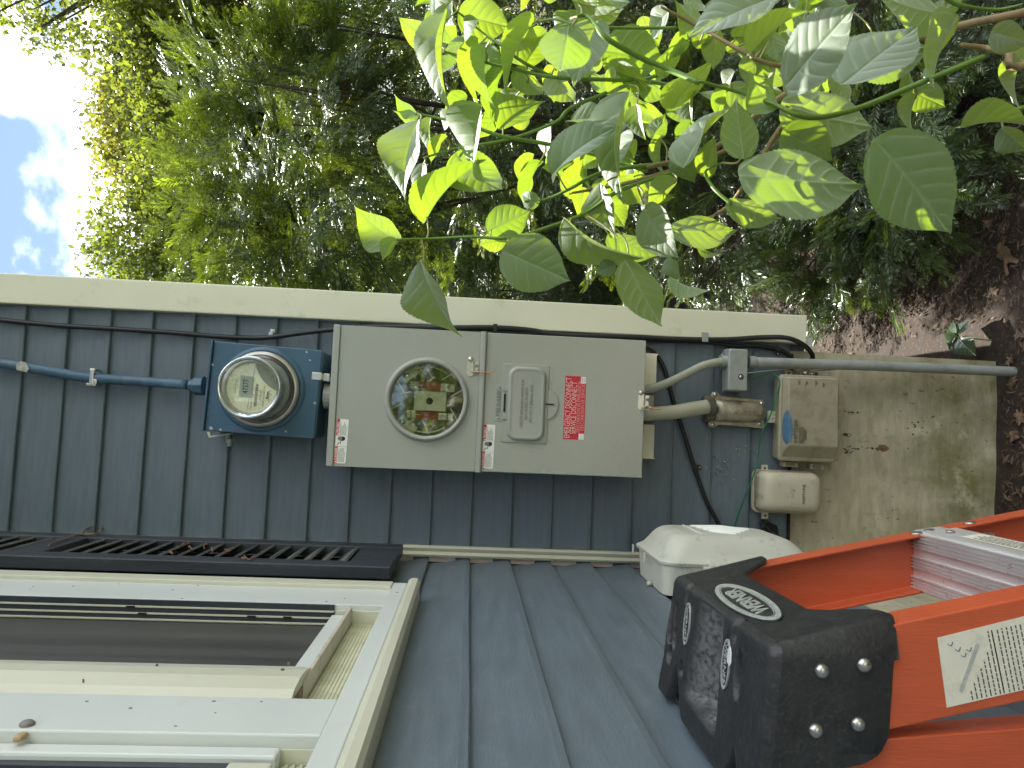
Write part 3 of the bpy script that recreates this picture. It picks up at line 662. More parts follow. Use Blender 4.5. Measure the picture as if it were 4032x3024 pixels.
# body: sides only so that the socket cavity is open
b = MB(WALL)
for bx in ((PA0+.002, PA0+.004, PB+.002, PT-.002, .004, .112), (PA1-.004, PA1-.002, PB+.002, PT-.002, .004, .112), (PA0+.0042, PA1-.0042, PT-.004, PT-.002, .004, .112), (PA0+.0042, PA1-.0042, PB+.002, PB+.004, .004, .112), (PA0+.002, PA1-.002, PB+.002, PT-.002, .0, .0038)): b.box(*bx)
b.build('box', m_panel_edge, pan)
dr = door_with_hole(PA0, PA1, PM-.0005, PT-.0165, .125, CXA, CXB, RI+.002, .012).build('meter_cover', m_panel, pan)
b = MB(WALL); b.box(PA0-.0004, PA1+.0004, PT-.0160, PT, .004, .1300); b.build('top_rail', m_panel, pan, bevel=.0022)
b = MB(WALL); b.box(PA0+.0005, PA1-.0005, PB, PM-.0150, .112, .1255); b.build('breaker_cover', m_panel, pan, bevel=.0018)
b = MB(WALL); b.loft([[(a, PM-.0145, .112), (a, PM-.0145, .1330), (a, PM-.0115, .1345), (a, PM-.0035, .1335), (a, PM-.0010, .1305), (a, PM-.0010, .112)] for a in (PA0-.0008, PA1+.0008)]); b.build('middle_rail', m_panel_edge, pan)
b = MB(WALL); b.lathe(CXA, CXB, [(RO+.002, .1252), (RO, .1290), (RO-.003, .1375), (RO-.0055, .1400), (RI+.0025, .1385), (RI, .1365), (RI-.0005, .1200)], 72, False, False); b.build('socket_ring', m_panel_edge, pan, smooth=True)
# what is inside the socket
m_cav = M('socket_cavity', (.24, .25, .14), .7, var=.5, vscale=26, dirt=(.46, .49, .18), dirt_amt=.9, dscale=24, dlo=.5, dhi=.66)  # pale yellow tone and blotches stand in for reflections in the clear cover
b = MB(WALL); b.lathe(CXA, CXB, [(RI+.004, .1195), (RI+.006, .035)], 40, False, False); b.box(CXA-.094, CXA+.094, CXB-.094, CXB+.094, .030, .034); sock = b.build('socket', m_cav, pan)
def sa(x, y): return (CXA-(y-800)*.0001462, CXB-(x-750)*.0001462)
def srect(mb, x0, x1, y0, y1, c0, c1):
    a0, b1 = sa(x0, y1); a1, b0 = sa(x1, y0); return mb.box(a0, a1, b0, b1, c0, c1)
srect(MB(WALL), 520, 1050, 652, 978, .046, .078).build('insulator_block', M('grey_block', (.60, .62, .46), .6, var=.15, vscale=40), sock, bevel=.002)  # block colour paled for light reflected in the cover
hb = MB(WALL); ha, hz = sa(775, 815); hb.lathe(ha, hz, [(.0085, .0782), (.0085, .0790), (.004, .0786)], 16); hb.build('block_hole', m_dark, sock)
m_busred = M('red_insulator', (.33, .065, .03), .5, var=.4, vscale=50)
srect(MB(WALL), 560, 960, 490, 645, .040, .070).build('red_base', m_busred, sock, bevel=.001)
srect(MB(WALL), 540, 950, 984, 1128, .040, .070).build('red_base', m_busred, sock, bevel=.001)
m_tin = M('tin_plate', (.58, .58, .44), .35, .8, var=.2, vscale=80)
for x0, x1, y0, y1, tx in ((436, 586, 492, 632, None), (946, 1090, 512, 650, 1184), (408, 562, 978, 1116, None), (930, 1078, 1004, 1126, 1172)):
    j = srect(MB(WALL), x0, x1, y0, y1, .0702, .074).build('jaw', m_tin, sock, bevel=.0008)
    g = MB(WALL)
    ym = (y0+y1)/2
    for yy in (y0+8, ym+14): srect(g, x0+6, (x0+x1)/2-6, yy, yy+42, .0742, .090); srect(g, (x0+x1)/2+6, x1-6, yy, yy+42, .0742, .090)
    g.build('jaw_spring', m_tin, j, bevel=.0015)
    srect(MB(WALL), x0+4, x1+(70 if tx is None else -4), ym-5, ym+4, .0745, .0925).build('jaw_blade', m_steel, j)
    if tx: srect(MB(WALL), x1+2, tx, y0+4, y1-2, .0702, .0722).build('terminal', m_tin, j, bevel=.0008)
for (x, y) in ((370, 405), (338, 1178)):
    a, z = sa(x, y)
    b = MB(WALL); t = R(40 if y < 800 else -40)
    b.prism([(a+.024*(u*math.cos(t)-v*math.sin(t)), z+.024*(u*math.sin(t)+v*math.cos(t))) for u, v in ((-.6, -1.6), (.6, -1.6), (.6, .5), (-.6, .5))], .060, .066); lug = b.build('lug', m_tin, sock, bevel=.001)
    MB(WALL).dome(a, z, .0662, .0075, .006).build('lug_bolt', m_screw, lug, smooth=True)
# conductors and clear cover
b = MB(WALL)
for pts in ([(560, 300), (640, 420), (600, 560)], [(1180, 720), (1240, 760), (1320, 790)], [(860, 1060), (760, 1230), (720, 1340)], [(1100, 380), (1180, 470), (1180, 600)]):
    b.tube([(*sa(x, y), .060) for x, y in pts], .007, 8)
b.build('conductor', M('yellow_insulation', (.42, .44, .08), .5, var=.2, vscale=60), sock, smooth=True)
b = MB(WALL)
for (x0, y0, x1, y1) in ((690, 240, 830, 460), (250, 510, 430, 780), (190, 975, 350, 880), (1135, 930, 1250, 1110), (1160, 712, 1310, 620), (970, 465, 1140, 365), (735, 510, 860, 430), (1012, 930, 1150, 850), (690, 1130, 810, 1370), (390, 1230, 560, 1120), (310, 730, 480, 680)):
    a0, z0 = sa(x0, y0); a1, z1 = sa(x1, y1); d = Vector((a1-a0, z1-z0)).normalized(); nx_, ny_ = -d.y*.0009, d.x*.0009
    b.prism([(a0-nx_, z0-ny_), (a1-nx_, z1-ny_), (a1+nx_, z1+ny_), (a0+nx_, z0+ny_)], .1135, .1165)
for ang0, ang1 in ((-35, 35), (150, 215)):
    pts = [(CXA+.0775*math.cos(R(a)), CXB+.0775*math.sin(R(a)), .1160) for a in np.linspace(ang0, ang1, 14)]; b.tube(pts, .0009, 5, sm=False)
b.build('cover_ribs', M('clear_rib', (.62, .64, .52), .2, spec=.8), sock)
b = MB(WALL); b.lathe(CXA, CXB, [(RI+.001, .1165), (RI*.6, .1172), (.002, .1174)], 48, False, True); b.build('clear_cover', m_lens, pan, smooth=True)

# sealed latches
def latch(x, y, c, name='latch'):
    a, z = wl(x, y, c)
    o = MB(WALL); o.prism([(a-dx, z+dy) for dx, dy in ((-.019, .006), (-.022, .002), (-.021, -.005), (-.014, -.0075), (.022, -.0075), (.026, -.003), (.026, .004), (.020, .0075), (-.010, .0065))][::-1], c, c+.0022); L_ = o.build(name, m_steel, pan, bevel=.0006)
    MB(WALL).dome(a+.015, z, c+.0024, .0062, .0045).build('latch_rivet', m_screw, L_, smooth=True)
    s = MB(WALL); s.box(a-.019, a+.003, z-.010, z-.0082, c+.0024, c+.012); s.box(a-.017, a-.004, z-.0185, z-.0102, c+.0024, c+.0040); s.box(a+.002, a+.010, z-.0200, z-.0102, c-.001, c+.0022); s.build('latch_hasp', m_steel, L_, bevel=.0005)
    return L_, a, z
def twist(L_, pts, c, r=.0009):
    t = MB(WALL); P2 = []
    for s in (0, math.pi):
        q = []
        for i in range(len(pts)*6-5):
            k, f = divmod(i, 6); p0 = pts[k]; p1 = pts[min(k+1, len(pts)-1)]; u = f/6
            a = p0[0]+(p1[0]-p0[0])*u; z = p0[1]+(p1[1]-p0[1])*u; ph = i*1.1+s
            q.append((a+.0011*math.cos(ph), z, c+.0011*math.sin(ph)))
        t.tube(q, r, 5, sm=False)
    return t.build('seal_wire', m_copper, L_, smooth=True)
L1, a, z = latch(1852, 1440, .1252)
twist(L1, [wl(x, y, .135) for x, y in ((1856, 1465), (1885, 1466), (1915, 1467), (1930, 1470))], .140)
t = MB(WALL); t.tube([(*wl(1930, 1470, .138), .140), (*wl(1945, 1463, .138), .142)], .0009, 5); t.tube([(*wl(1930, 1470, .138), .140), (*wl(1933, 1490, .138), .139)], .0009, 5); t.build('seal_wire', m_copper, L1)
L2, a2, z2 = latch(2523, 1572, .1257)
twist(L2, [wl(x, y, .135) for x, y in ((2552, 1606), (2575, 1610), (2600, 1612))], .140)
t = MB(WALL); rp_ = [(*wl(2546+14*math.cos(k*.6), 1606+8*math.sin(k*.6), .135), .138) for k in range(12)]; t.tube(rp_, .0013, 5); t.build('seal_ring', m_steel, L2)

# breaker flap with hinge plate and tab
def wr(x0, x1, y0, y1, c): # photo px rectangle -> a0,a1,b0,b1
    a0, b1 = wl(x0, (y0+y1)/2, c); a1 = wl((x0+x1)/2, y0, c)[0]; a0 = wl((x0+x1)/2, y1, c)[0]; b0 = wl(x1, (y0+y1)/2, c)[1]; return a0, a1, b0, b1
CB_ = .1256
a0, a1, b0, b1 = wr(1977, 2158, 1434, 1744, CB_)
fl = tag(MB(WALL).rr([(CB_, a0, a1, b0, b1, .004), (CB_+.0022, a0, a1, b0, b1, .004), (CB_+.0030, a0+.001, a1-.001, b0+.001, b1-.001, .004)]).build('breaker_flap', m_panel_edge, pan))
f0, f1, g0, g1 = wr(1996, 2146, 1444, 1736, CB_)
cq = CB_+.0031
MB(WALL).rr([(cq, f0, f1, g0, g1, .024), (cq+.005, f0+.001, f1-.001, g0+.001, g1-.001, .024), (cq+.0085, f0+.003, f1-.003, g0+.003, g1-.003, .022), (cq+.0100, f0+.0075, f1-.0075, g0+.0075, g1-.0075, .018), (cq+.0090, f0+.0095, f1-.0095, g0+.0095, g1-.0095, .017), (cq+.0085, f0+.012, f1-.012, g0+.012, g1-.012, .015)], n=8, cap0=False).build('flap_cover', m_panel_edge, fl, smooth=True)
ta, tb = wl(2155, 1592, CB_); 
tabp = [(ta+.0345*math.cos(R(a)), tb+.0+.0245*math.sin(R(a))) for a in np.linspace(180, 360, 18)]
MB(WALL).prism([(p[0], p[1]-.001) for p in tabp], cq, cq+.0028).build('flap_tab', m_panel_edge, fl, bevel=.001)
sx0 = wl(2163, 1592, CB_); MB(WALL).box(sx0[0]-.0015, sx0[0]+.0015, sx0[1]-.010, sx0[1]+.010, cq+.0029, cq+.0060).build('tab_blade', m_dark, fl, bevel=.0004)
h0, h1, k0, k1 = wr(1948, 1989, 1513, 1657, CB_)
MB(WALL).rr([(CB_+.0001, h0, h1, k0, k1, .004), (CB_+.0020, h0, h1, k0, k1, .004)]).build('hinge_plate', m_panel_edge, pan, bevel=.0005)
MB(WALL).box(h0+.022, h1-.022, k0-.001, k0+.0035, CB_+.0032, CB_+.0048).build('hinge_gap', m_dark, pan)
for aa in (h0+.004, h1-.016): MB(WALL).box(aa, aa+.012, k0-.005, k0+.008, CB_+.0032, CB_+.0065).build('hinge_knuckle', m_panel_edge, pan, bevel=.001)
for aa in (h0+.0065, h1-.0065): MB(WALL).dome(aa, k1-.0095, CB_+.0022, .0030, .0022).build('hinge_rivet', m_panel_edge, pan, smooth=True)
m_emb = M('embossed_enamel', (.215, .22, .19), .35)
a, z = wl(1965, 1585, CB_); text('MILBANK', WALL, a, z-.004, CB_+.0021, .0155, m_emb, pan, sx=1.0, ext=.0006)
cc_ = cq+.0086
for s, x, y in (('CIRCUIT BREAKERS UNDER FLAP', 2057, 1589), ('NO FUSES IN BOX', 2074, 1588), ('DO NOT BREAK SEAL', 2093, 1588)):
    a, z = wl(x, y, .135); text(s, WALL, a, z-.002, cc_, .0098, m_emb, fl, sx=.80 if len(s) > 20 else .95, ext=.0004)

# stickers
def danger(x, y, ang):
    cx, cz = wl(x, y, CB_)
    fr = lambda a, b_, c: WALL(cx+a*math.cos(R(ang))-b_*math.sin(R(ang)), cz+a*math.sin(R(ang))+b_*math.cos(R(ang)), c)
    W_, H_ = .1030, .0270
    s = MB(fr).rr([(CB_+.0001, -W_/2, W_/2, -H_/2, H_/2, .003), (CB_+.0004, -W_/2, W_/2, -H_/2, H_/2, .003)]).build('danger_sticker', m_stw, pan)
    c = CB_+.00045; x1, x2 = -.0126, .0128
    for (p0, p1) in ((-W_/2+.0003, x1), (x2, W_/2-.0003)):
        MB(fr).box(p0, p1, H_/2-.0068, H_/2-.0002, c, c+.0001).build('red_band', m_red, s)
    for xx in (x1, x2): MB(fr).box(xx-.0002, xx+.0002, -H_/2, H_/2, c+.00012, c+.0002).build('divider', m_inkgrey, s)
    for wd, p0 in (('DANGER', -W_/2+.0060), ('PELIGRO', x2+.0052)):
        text(wd, fr, p0+.0012, H_/2-.0062, c+.00015, .0078, m_stw, s, sx=.92 if wd[0] == 'D' else .84, align='LEFT', bold=.0001)
        MB(fr).prism([(p0-.0052, H_/2-.0060), (p0+.0002, H_/2-.0060), (p0-.0025, H_/2-.0012)], c+.00012, c+.0002).build('warning_triangle', m_stw, s)
    b_ = MB(fr); q = random.Random(5)
    for p0, p1, n in ((-W_/2+.003, x1-.003, 6), (x2+.002, W_/2-.006, 6)):
        for k in range(n):
            yy = H_/2-.0098-k*.0026
            a_ = p0
            end = p0+(p1-p0)*q.uniform(.6, 1)
            while a_ < end:
                wl_ = q.uniform(.0015, .0045); b_.box(a_, min(end, a_+wl_), yy, yy+.0011, c, c+.0001); a_ += wl_+.0008
    b_.build('small_print', m_inkgrey, s)['kind'] = 'stuff'
    # hand and shock arrow
    h = MB(fr)
    for k, (fx, ln) in enumerate(((.0012, .0075), (.0032, .0095), (.0052, .0105), (.0072, .0095), (.0092, .0080))):
        h.box(fx, fx+.0014, -.001, -.001+ln, c+.0001, c+.0002)
    h.prism([(.0005, -.0035), (.003, -.0075), (.0088, -.0085), (.0108, -.004), (.0108, .001), (.0080, -.0015), (.0055, .0006), (.0030, -.0018), (.0005, .0006)], c+.00012, c+.00022)
    h.prism([(-.0112, .0095), (-.0038, .0050), (-.0072, .0005), (-.0010, .0015), (-.0010, -.0030), (.0002, .0028), (-.0050, .0023), (-.0022, .0060), (-.0108, .0105)][::-1], c+.00012, c+.00022)
    h.build('hand_pictogram', m_ink, s); return s
danger(1344.5, 1737, -1.4); danger(1923, 1758, -1.0)
ra0, ra1, rb0, rb1 = wr(2221.5, 2304, 1481, 1731, CB_+.0001)
st = MB(WALL).box(ra0, ra1, rb0, rb1, CB_+.0001, CB_+.0004).build('red_sticker', m_red, pan)
c = CB_+.00045; rx = (ra0+ra1)/2; RW, RH = ra1-ra0, rb1-rb0
for s, fy, sz, sx, fw in (('EMERGENCY DISCONNECT', .70, .0192, .50, .95), ('SERVICE DISCONNECT', .42, .0192, .50, .82), ('DESCONEXION DE EMERGENCIA', .235, .0118, .62, .80), ('DESCONEXION DE SERVICIO', .045, .0118, .62, .74)):
    o = text(s, WALL, 0, 0, 0, sz, m_stw, st, 'lettering', sx=1, bold=-.0003)
    xs = [v.co.x for v in o.data.vertices]; cx = (max(xs)+min(xs))/2; k = fw*RW/(max(xs)-min(xs)); oo = origin(st)
    sh_ = 0 if fy > .6 else (.0 if fy > .4 else .0)
    for v in o.data.vertices: v.co.x = (v.co.x-cx)*k+rx-oo.x+(.003 if fy < .3 else 0); v.co.z += rb0+RH*fy; v.co.y -= c
MB(WALL).box(ra0+.0005, ra0+.0145, rb0+.0004, rb0+.0135, c, c+.0002).build('white_square', m_stw, st)
MB(WALL).box(ra1-.0168, ra1-.0008, rb0+.0004, rb0+.0125, c, c+.0002).build('code_box', m_stw, st)
text('1216269A', WALL, ra1-.0088, rb0+.0075, c+.00025, .0042, m_ink, st, sx=.72); text('REV. B', WALL, ra1-.0088, rb0+.0025, c+.00025, .0042, m_ink, st, sx=.8)
# cream board behind the panel, seen below it in three pieces
ba0 = wl(2555, 1800, .03)[0]; ba1 = wl(2570, 1392, .03)[0]; bz = wl(2580, 1600, .03)[1]
bk = tag(MB(WALL).box(PA0+.02, PA1-.02, 1.0, 1.6, .001, .0028).build('backing_board', m_board, None, bevel=.0008), 'cream backing board edge showing under the bottom of grey panel', 'board')
MB(WALL).prism([(ba0, bz), (wl(2565, 1672, .03)[0], bz), (wl(2565, 1672, .03)[0], .9995), (ba0-.004, .9995), (ba0-.004, bz-.004)], .003, .030).build('board_edge', m_board, bk)
MB(WALL).box(wl(2555, 1618, .03)[0], wl(2555, 1556, .03)[0], bz+.003, .9995, .003, .026).build('board_edge', M('board_end_grain', (.45, .38, .33), .8, var=.15, vscale=60), bk)
MB(WALL).prism([(wl(2555, 1522, .03)[0], bz), (ba1-.006, bz), (ba1, bz-.005), (ba1, .9995), (wl(2555, 1522, .03)[0], .9995)], .003, .030).build('board_edge', m_board, bk)

# ================================================================== CONDUITS, BOXES AND WIRES UNDER THE PANEL
def wtube(pts, r, c, n=10):
    cs = c if isinstance(c, (list, tuple)) else [c]*len(pts)
    return MB(WALL).tube([(*wl(x, y, cc), cc) for (x, y), cc in zip(pts, cs)], r, n)
tag(wtube([(2500, 1535), (2540, 1532), (2580, 1526), (2640, 1503), (2700, 1474), (2770, 1440), (2848, 1422)], .0108, [.07, .07, .068, .060, .05, .042, .038], 14).build('flexible_conduit', m_flex, None, smooth=True), 'bending grey flexible conduit from panel bottom to the small grey box', 'conduit')
jb = thing('junction_box', 'small grey plastic junction box with one screw between the conduits', 'junction box', (*wl(2905, 1455, .03)[:1], 0, wl(2905, 1455, .03)[1]))
j0, j1, q0, q1 = wr(2868, 2947, 1372, 1541, .055)
MB(WALL).rr([(.016, j0, j1, q0, q1, .004), (.052, j0+.001, j1-.001, q0+.001, q1-.001, .005), (.056, j0+.004, j1-.004, q0+.004, q1-.004, .004)]).build('box', m_pvc, jb, smooth=False)
MB(WALL).prism(wpoly([(2850, 1543), (2850, 1455), (2836, 1442), (2836, 1400), (2862, 1374), (2866, 1374), (2866, 1460), (2872, 1544), (2920, 1546), (2920, 1541)], .014)[::-1], .002, .0155).build('mounting_plate', m_pvc, jb)
for x0, x1, r_ in ((2838, 2872, .0150), (2947, 2972, .0155)):
    wtube([(x0, 1422 if x0 < 2900 else 1425), (x1, 1423 if x0 < 2900 else 1426)], r_, .036, 18).build('collar', m_pvc, jb)
for x, y, c in ((2918, 1484, .0562), (2866, 1524, .016)):
    a, z = wl(x, y, c); s = MB(WALL).dome(a, z, c, .0048, .0025).build('screw', m_screw, jb, smooth=True)
    a2_ = .0036; MB(WALL).box(a-a2_, a+a2_, z-.0006, z+.0006, c+.0022, c+.0030).build('screw_slot', m_dark, s)
MB(WALL).dome(*wl(2918, 1484, .0561), .0561, .0072, .0004).build('screw_recess', m_dark, jb)
tag(wtube([(2970, 1426), (3200, 1433), (3500, 1443), (3800, 1456), (3975, 1463), (4010, 1466)], .0131, [.036, .036, .037, .038, .040, .040], 18).build('rigid_conduit', m_pvc, None, smooth=True), 'straight grey plastic conduit running down the foundation into the soil', 'conduit')

# wrapped pipe and cast fitting
tag(wtube([(2500, 1632), (2540, 1631), (2600, 1627), (2660, 1622), (2720, 1612), (2785, 1601)], [.0168, .0170, .0172, .0176, .0186, .0178], [.075, .074, .070, .064, .056, .05], 16).build('wrapped_pipe', M('wrapped_tape', (.385, .385, .28), .5, var=.12, vscale=25, bump=.9, bscale=24, stretch=(1, 1, .4)), None, smooth=True), 'fat pale grey wrapped cable between the panel and cast metal fitting', 'pipe')
cf = thing('conduit_fitting', 'rounded cast metal conduit fitting with four screws and raised letters', 'conduit fitting', (*wl(2910, 1618, .03)[:1], 0, wl(2910, 1618, .03)[1]))
fp = wpoly([(2799, 1552), (2808, 1543), (2820, 1543), (2840, 1560), (3000, 1575), (3009, 1580), (3008, 1683), (3000, 1686), (2830, 1672), (2812, 1684), (2797, 1684), (2787, 1672), (2792, 1655), (2800, 1620), (2796, 1570)], .02)
MB(WALL).prism(fp[::-1], .010, .022).build('flange', m_cast, cf, bevel=.0015)
b = MB(WALL); rings = []
for k, (x, hw, ht) in enumerate(((2812, 44, .020), (2822, 45, .040), (2840, 45, .044), (2900, 44, .045), (2965, 42, .044), (2990, 38, .040), (3005, 30, .033), (3014, 17, .027), (3017, 5, .0235))):
    ring = []
    yc = 1615+(x-2812)*.048
    for t in np.linspace(0, math.pi, 11):
        a, z = wl(x, yc+hw*math.cos(t)*(1-.08*math.sin(t)), .022); ring.append((a, z, .0215+(ht-.0215)*(math.sin(t)**.75)))
    rings.append(ring)
b.loft(rings); b.build('body', m_cast, cf, smooth=True)
for x, y in ((2816, 1554), (2999, 1589), (2806, 1673), (2991, 1670)):
    a, z = wl(x, y, .022); s = MB(WALL).dome(a, z, .0222, .0062, .004).build('screw', m_screw, cf, smooth=True); MB(WALL).box(a-.0045, a+.0045, z-.0007, z+.0007, .0258, .0266).build('screw_slot', m_inkgrey, s)
fr = lambda a, b_, c: WALL(wl(2948, 1624, .045)[0]+a, wl(2948, 1624, .045)[1]+b_, c)
text('BRISCON', fr, -.0045, 0, .0438, .0135, m_cast, cf, rot=-92, sx=1.15, ext=.0009)
b = MB(WALL)
for x, y, r_, c in ((2796, 1585, .018, .035), (2800, 1610, .0215, .038), (2797, 1636, .016, .033), (2786, 1570, .011, .02), (2783, 1650, .010, .018), (2805, 1640, .012, .032)):
    a, z = wl(x, y, c); b.lathe(a, z, [(r_*.8, c-.018), (r_, c-.006), (r_*.85, c+.003), (r_*.4, c+.006)], 9)
b.build('duct_putty', m_putty, cf, smooth=True)
hbk = thing('hanger_bracket', 'tan slotted bracket between the cast fitting and beige utility box', 'bracket', (*wl(3043, 1640, .02)[:1], 0, wl(3043, 1640, .02)[1]))
a0, a1, b0, b1 = wr(3024, 3072, 1618, 1665, .02); MB(WALL).box(a0, a1, b0, b1, .010, .018).build('bracket_plate', m_beige2, hbk, bevel=.001); MB(WALL).box(a0+.006, a1-.006, b0+.002, b0+.009, .0185, .0195).build('slot', m_dark, hbk); MB(WALL).dome(*wl(3040, 1647, .018), .0182, .003, .002).build('screw', m_screw, hbk, smooth=True)

# beige network box
nid = thing('network_interface_box', 'beige plastic utility box with a blue paint smear and faint raised lettering', 'utility box', (*wl(3180, 1650, .05)[:1], 0, wl(3290, 1650, .05)[1]))
n0, n1, o0_, o1 = wr(3066, 3290, 1478, 1818, .045)
MB(WALL).rr([(.004, n0+.004, n1-.004, o0_+.004, o1-.004, .008), (.036, n0+.002, n1-.002, o0_+.002, o1-.002, .008)]).build('back_box', m_beige, nid)
MB(WALL).rr([(.0365, n0, n1, o0_, o1, .010), (.046, n0, n1, o0_, o1, .010), (.049, n0+.003, n1-.003, o0_+.002, o1-.004, .010)]).build('lid_rim', m_beige, nid)
u0, u1, v0, v1 = wr(3108, 3285, 1483, 1757, .075)
b = MB(WALL); b.loft([[(n0+.010, o0_+.003, .0492), (n1-.005, o0_+.003, .0492), (n1-.005, o1-.005, .0492), (n0+.010, o1-.005, .0492)], [(u0, o0_+.006, .072), (u1-.002, o0_+.006, .070), (u1-.004, v1, .071), (u0, v1, .074)]]); b.build('lid', m_beige, nid, bevel=.003, seg=3)
am0, am1 = wl(3100, 1750, .065)[0], wl(3100, 1616, .065)[0]; bs0 = o1-.005
def slope(a, t):
    return (a, bs0+(v1-bs0)*t, .0508+.0248*t) if t <= 1 else (a, v1-(t-1)*.045, .0768)
b = MB(WALL); cmid = (am0+am1)/2; ring = []
for k in range(26):
    th = 2*math.pi*k/26; ring.append(slope(cmid+(am1-am0)/2*math.cos(th)*(1+.06*math.sin(5*th)), .66+.56*math.sin(th)*(1+.08*math.sin(3*th+1))))
mid = [slope(cmid+(am1-am0)/2*.8*(k/8-1), .95) for k in range(17)]
up = [k for k in range(26)]; ids = [b.pt(*p) for p in ring]; ci = b.pt(*slope(cmid, .98))
for k in range(26): b.f.append((ci, ids[k], ids[(k+1) % 26]))
b.build('paint_smear', m_bluesplash, nid)
b = MB(WALL); b.prism(wpoly([(3080, 1495), (3098, 1490), (3104, 1520), (3100, 1535), (3082, 1530)], .049)[::-1], .0492, .0505); b.build('paint_smear', m_bluesplash, nid)
m_embb = M('embossed_beige', (.15, .14, .09), .6)
for s, x, y, sz in (('verizon', 3136, 1698, .021), ('NETWORK', 3150, 1713, .0085), ('INTERFACE', 3161, 1713, .0085), ('DEVICE', 3171, 1713, .0085)):
    a, z = wl(x, y, .074); text(s, WALL, a, z-.003, .0744, sz, m_embb, nid, sx=.95, ext=.0006)
for x, y in ((3146, 1505), (3176, 1508), (3214, 1508), (3243, 1516)):
    a, z = wl(x, y, .074); MB(WALL).box(a-.006, a+.006, z-.0009, z+.0009, .0715, .0728).build('embossed_mark', m_embb, nid); MB(WALL).box(a-.004, a+.004, z-.0039, z-.0028, .0715, .0726).build('embossed_mark', m_embb, nid)
for x0, x1, y0, y1 in ((3292, 3312, 1510, 1595), (3290, 3302, 1645, 1690), (3278, 3294, 1735, 1816)): MB(WALL).box(*wr(x0, x1, y0, y1, .02), .004, .034).build('side_rib', m_beige, nid, bevel=.001)
for x0, x1, y0, y1 in ((3082, 3138, 1818, 1838), (3188, 3240, 1826, 1848)):
    h = MB(WALL).box(*wr(x0, x1, y0, y1, .03), .012, .034).build('hinge', m_beige, nid, bevel=.001); q = wr(x0+12, x1-8, y0+5, y1-5, .034); MB(WALL).box(*q, .0342, .037).build('hinge_pin', m_embb, h, bevel=.001)
for (x0, x1, y0, y1) in ((3090, 3120, 1458, 1478), (3148, 3224, 1462, 1482)): MB(WALL).rr([(.012, *wr(x0, x1, y0, y1, .02), .004), (.022, *wr(x0, x1, y0, y1, .02), .004)]).build('mounting_ear', m_beige, nid)
MB(WALL).dome(*wl(3106, 1468, .022), .0222, .003, .0006).build('ear_hole', m_dark, nid); MB(WALL).dome(*wl(3172, 1467, .022), .0222, .0085, .006).build('lock_bolt', m_screw, nid, smooth=True); MB(WALL).dome(*wl(3199, 1472, .022), .0222, .0050, .0035).build('screw', m_screw, nid, smooth=True); MB(WALL).dome(*wl(3213, 1473, .022), .0222, .0032, .0006).build('ear_hole', m_dark, nid)

# water meter reader box
nep = thing('register_box', 'smooth pale beige rounded reader box with two screw ears below utility box', 'reader box', (*wl(3090, 1940, .05)[:1], 0, wl(3205, 1940, .05)[1]))
e0, e1, g0, g1 = wr(2966, 3212, 1852, 2022, .02)
MB(WALL).rr([(.006, e0, e1, g0, g1, .016), (.016, e0, e1, g0, g1, .016)]).build('back_plate', m_beige2, nep, bevel=.001)
MB(WALL).rr([(.0162, e0+.004, e1-.002, g0+.003, g1-.003, .016), (.040, e0+.006, e1-.003, g0+.004, g1-.008, .018), (.056, e0+.010, e1-.006, g0+.007, g1-.014, .020), (.063, e0+.016, e1-.012, g0+.013, g1-.021, .020), (.066, e0+.025, e1-.021, g0+.022, g1-.030, .018), (.067, e0+.036, e1-.032, g0+.033, g1-.041, .015)], n=8).build('cover', m_beige2, nep, smooth=True)
a, z = wl(3167, 1945, .066); text('NEPTUNE', WALL, a, z-.002, .0655, .0105, m_embb, nep, sx=1.05, ext=.0012)
for x, y in ((3011, 1844), (3012, 2030)):
    a, z = wl(x, y, .01); s = -1 if y > 1900 else 1
    b = MB(WALL); b.prism([(a+s*.006*0-.009, z-.008*0-.009), (a+.009, z-.009), (a+.009, z+.009), (a-.009, z+.009)], .0062, .011); o = b.build('mounting_ear', m_beige2, nep, bevel=.004); MB(WALL).dome(a, z, .0112, .0028, .0005).build('ear_hole', m_dark, nep)
MB(WALL).dome(*wl(3128, 1932, .066), .0663, .0022, .001).build('dimple', m_embb, nep, smooth=True)

# wires
def wire(name, pts, r, c, mat, label, cat='cable', n=7): return tag(wtube(pts, r, c, n).build(name, mat, None, smooth=True), label, cat)
c1 = [(0, 1260), (235, 1282), (470, 1296), (705, 1312), (860, 1325), (1000, 1331), (1090, 1325), (1190, 1311), (1320, 1297), (1480, 1287), (1745, 1290), (1940, 1289), (2085, 1299), (2206, 1318), (2490, 1326), (2665, 1335), (2865, 1336), (3000, 1328), (3096, 1330), (3160, 1355), (3196, 1392), (3199, 1420)]
wire('coax_cable', [(-140, 1244)]+c1, .0062, [.010]*7+[.02, .03, .036, .036, .036, .03, .022, .020, .020, .021, .022, .026, .036, .036, .022, .006], m_black, 'long black coax cable running down beside the cream corner trim', n=8)
wire('coax_cable', [(1400, 1296), (1745, 1302), (2085, 1312), (2490, 1334), (2619, 1340), (2798, 1347), (2878, 1360), (2964, 1360), (3037, 1370), (3083, 1383), (3120, 1413), (3135, 1440)], .0055, [.030, .030, .018, .012, .010, .010, .010, .010, .010, .010, .008, .004], m_black, 'second black cable tucked behind the first, curling under the conduit', n=8)
wire('black_cable', [(2535, 1358), (2545, 1370), (2580, 1393), (2612, 1442), (2632, 1508), (2652, 1582), (2678, 1662), (2705, 1747), (2725, 1814), (2752, 1894), (2785, 1980), (2831, 2066), (2850, 2105)], .0056, [.02, .02, .012]+[.009]*10, m_black, 'black cable slanting across the siding from panel to the white box', n=8)
